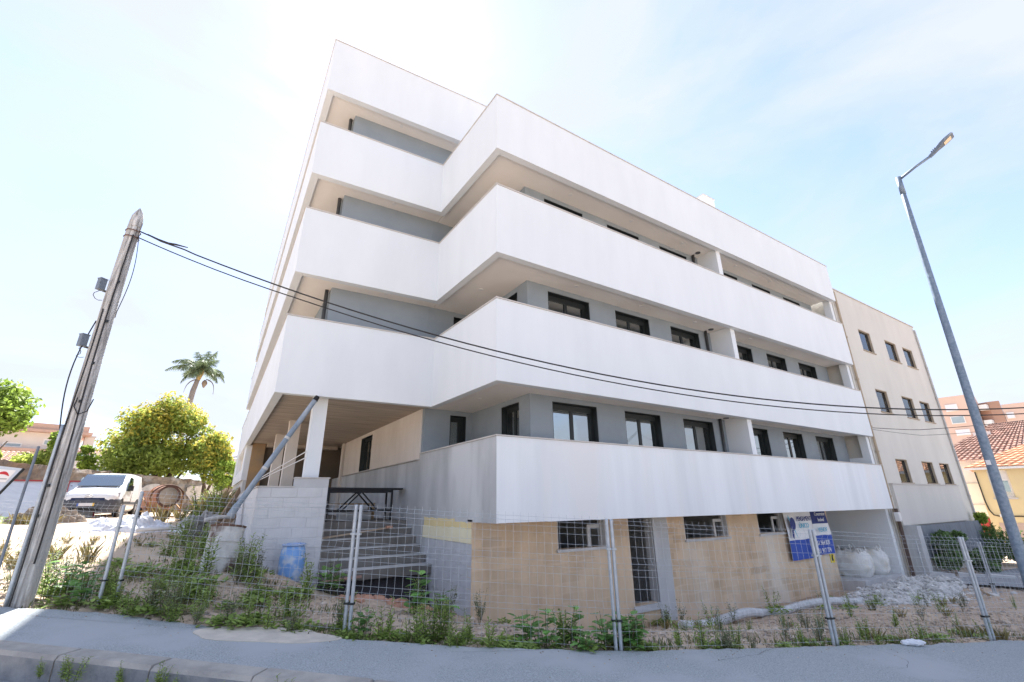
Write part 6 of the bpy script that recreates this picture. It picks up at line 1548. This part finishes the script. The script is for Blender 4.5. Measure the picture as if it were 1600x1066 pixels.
def place(x, y):
    if y > 15.5: return 'in the sunny lot around the white van'
    if x < -1.6: return 'on the sunny sand left of the wooden pole'
    if x < .75 and y > 10.9: return 'along the left side of the block wall'
    if x < .4: return 'between the wooden pole and the stained drum'
    if x < 1.9: return 'in front of the blue barrel and block wall'
    if x < 3.4: return 'in front of the stairs'
    if x < 5.2: return 'left of the middle fence post below the building corner'
    if x < 8.0: return 'below the dark basement doorway'
    if x < 12: return 'between the doorway and the banner'
    return 'near the grey rubble and garage bay'
LBL = {'broad': ('broad_leaf_weed', 'broad leaved green weed growing in the dirt along the mesh fence', 'weeds along the mesh fence'),
       'feather': ('feathery_weed', 'upright feathery green weed growing in the dirt by the mesh fence', 'feathery weeds by the mesh fence'),
       'seedy': ('seeding_weed', 'thin grey green seeding weed growing in the stony dirt', 'seeding weeds in the stony dirt'),
       'grass': ('grass_tuft', 'tuft of drying grass growing in the sandy dirt', 'grass tufts in the sandy dirt'),
       'low': ('low_weed', 'low spreading green weed at the pavement edge', 'low weeds at the pavement edge')}
protos = {}
for kd in LBL:
    for v in range(4):
        st, lf, m = weed_proto(kd, 100+v*7+len(kd))
        protos[kd, v] = (st, lf, m, [None, None])
def weed(kind, x, y, s, z=None, label=None, name=None, group=True, rnd=random):
    st, lf, m, cache = protos[kind, rnd.randrange(4)]
    nm, lb, gr = LBL[kind]
    lb, gr = lb.split(' growing')[0].split(' at the')[0] + ' ' + place(x, y), gr + ', ' + place(x, y)
    if label: gr = gr.split(',')[0]
    if z is None: z = surf(x, y)
    T = thing(name or nm, label or lb, 'weed' if kind != 'grass' else 'grass tuft', (x,y,z-.005), rz=rnd.uniform(0,6.28), group=gr if group else None, local=True)
    T.scale = (s*rnd.uniform(.9,1.1), s*rnd.uniform(.9,1.1), s*rnd.uniform(.85,1.2))
    for i, (bld, mm, pn) in enumerate(((st, stem_m, 'stem'), (lf, m, 'leaf_mass'))):
        if bld is None: continue
        if cache[i] is None: o = bld.build(pn, mm, T); cache[i] = o.data
        else: o = bpy.data.objects.new(pn, cache[i]); col.objects.link(o); o.parent = T
        if pn == 'leaf_mass' or pn == 'stem': o['kind'] = 'stuff'
rw = random.Random(77)
def along(n, x0, x1, kinds, off0, off1, s0, s1):
    for k in range(n):
        x = rw.uniform(x0,x1); y = fence_y(x)+rw.uniform(off0,off1); weed(rw.choice(kinds), x, y, rw.uniform(s0,s1), rnd=rw)
def blob(n, cx, cy, sx, sy, kinds, s0, s1, ok=lambda x, y: True):
    k = 0
    while k < n:
        x, y = rw.gauss(cx,sx), rw.gauss(cy,sy)
        if y < fence_y(x)+.02 or not ok(x,y): continue
        weed(rw.choice(kinds), x, y, rw.uniform(s0,s1), rnd=rw); k += 1
free = lambda x, y: not (1.2 < x < 2.1 and y > 9.5) and not (x > .75 and y > 10.9) and not (x > 4.4 and y > 8.55) and not (x > 2.2 and y > 10.3)
along(34, -1.0, 1.75, ['low','feather','low','seedy','feather'], .02, .55, .55, 1.0)
along(26, 1.7, 3.2, ['feather','low','low','feather'], .02, .40, .55, 1.0)
along(26, 3.3, 5.0, ['low','low','feather','broad'], .02, .45, .6, 1.0)
along(22, 5.0, 8.0, ['feather','low','seedy'], .03, .55, .5, .95)
along(20, 8.0, 11.6, ['feather','seedy','low','grass'], .05, .8, .5, .95)
blob(50, .35, 9.3, .75, .95, ['feather','feather','low','feather','low','seedy'], .8, 1.5, lambda x, y: free(x,y) and x > -1.4)
blob(14, -1.5, 10.0, .35, .45, ['feather','low','seedy'], .8, 1.4, free)
blob(16, -2.9, 11.6, .7, .8, ['grass','low','grass','seedy'], .8, 1.4, free)
blob(12, .1, 12.8, .35, .9, ['feather','seedy','feather'], 1.0, 1.7, lambda x, y: x < .75)
blob(10, .2, 21.5, .5, 1.2, ['grass','feather'], 1.8, 3.0, lambda x, y: x < .95)
blob(9, .35, 26.5, .35, 1.5, ['feather','grass'], 2.6, 4.2, lambda x, y: x < .95)
blob(12, -4.6, 20.9, .9, .4, ['grass','low'], 1.0, 1.8)
blob(14, -2.6, 13.2, .8, .6, ['grass','low'], .5, .9)
blob(10, 3.9, 8.2, .55, .5, ['low','feather','seedy'], .6, 1.0, free)
blob(16, 8.0, 5.9, 1.6, .8, ['seedy','grass','feather'], .45, .9, free)
blob(18, 13.5, 5.2, 1.9, .8, ['seedy','grass','feather'], .5, 1.0, free)
blob(14, 15.2, 6.7, 1.2, .4, ['low','feather','low'], .8, 1.3, free)
blob(5, 9.3, 8.1, .5, .2, ['seedy','feather','low'], .7, 1.1, free)
for x, y, s, lb in ((2.12,9.45,1.25,'bushy leafy green plant right of the blue barrel'),(3.05,7.65,1.35,'tall broad leaved plant in front of the grey blocks by the stairs'),
    (3.55,7.75,1.05,'smaller broad leaved plant touching the grey block face'),(-1.45,9.6,1.1,'leafy green plant climbing beside the foot of the wooden pole'),(-1.2,9.1,.95,'low leafy green clump right of the wooden pole foot'),
    (3.75,5.55,.9,'broad leafy clump on the pavement edge left of the middle fence post'),(4.85,4.85,.8,'small leafy clump at the foot of the middle fence post'),(1.9,6.45,.75,'small bright green clump at the foot of the stair side fence post')):
    weed('broad', x, y, s, label=lb, name='leafy_plant', group=False, rnd=rw)
for k, (t, o_) in enumerate(((.55,.05),(.80,.06),(.93,.10),(1.35,.03),(1.75,.05),(1.8,.12),(1.95,.08),(2.45,.10),(2.9,.06))):
    q = KA+KD*t+KN*o_
    weed('feather', q.x, q.y, .38+.08*(k%3), z=plane(q.x,q.y)-.13, label='small green weed growing in the gutter against the kerb', name='gutter_weed', rnd=rw)
    
for o in bpy.data.objects:
    if o.name.startswith('gutter_weed'): o['group'] = 'weeds in the gutter'
# fine ground cover: one object
V, F = [], []; rg = random.Random(9)
for k in range(9000):
    r_ = rg.random()
    if r_ < .55: x, y = rg.gauss(.2,1.1), rg.gauss(9.2,1.3)
    elif r_ < .8: x = rg.uniform(1,12); y = fence_y(x)+abs(rg.gauss(0,.5))+.03
    else: x, y = rg.gauss(-2.4,1.0), rg.gauss(12.5,1.8)
    if y < fence_y(x)+.03 or not free(x,y): continue
    if mnoise.noise(Vector((x*1.3, y*1.3, 6))) < -.05: continue
    z = surf(x,y); a = rg.uniform(0,6.28); h = rg.uniform(.03,.12); d = Vector((math.cos(a)*.6, math.sin(a)*.6, 1))*h; sd = Vector((-math.sin(a), math.cos(a), 0))*rg.uniform(.003,.012); q = Vector((x,y,z-.005))
    o = len(V); V += [q-sd*.6, q+sd*.6, q+d*.6+sd, q+d, q+d*.6-sd]; F.append((o,o+1,o+2,o+3,o+4))
mb = MB(); mb.add(V, F); tag(mb.build('ground_cover', mat('ground_cover_green', (.12,.16,.05), (.22,.20,.10), 1.2, .8, island=.4, trans=.3)), kind='stuff')

for o in bpy.data.objects:
    if '_local' in o: del o['_local']
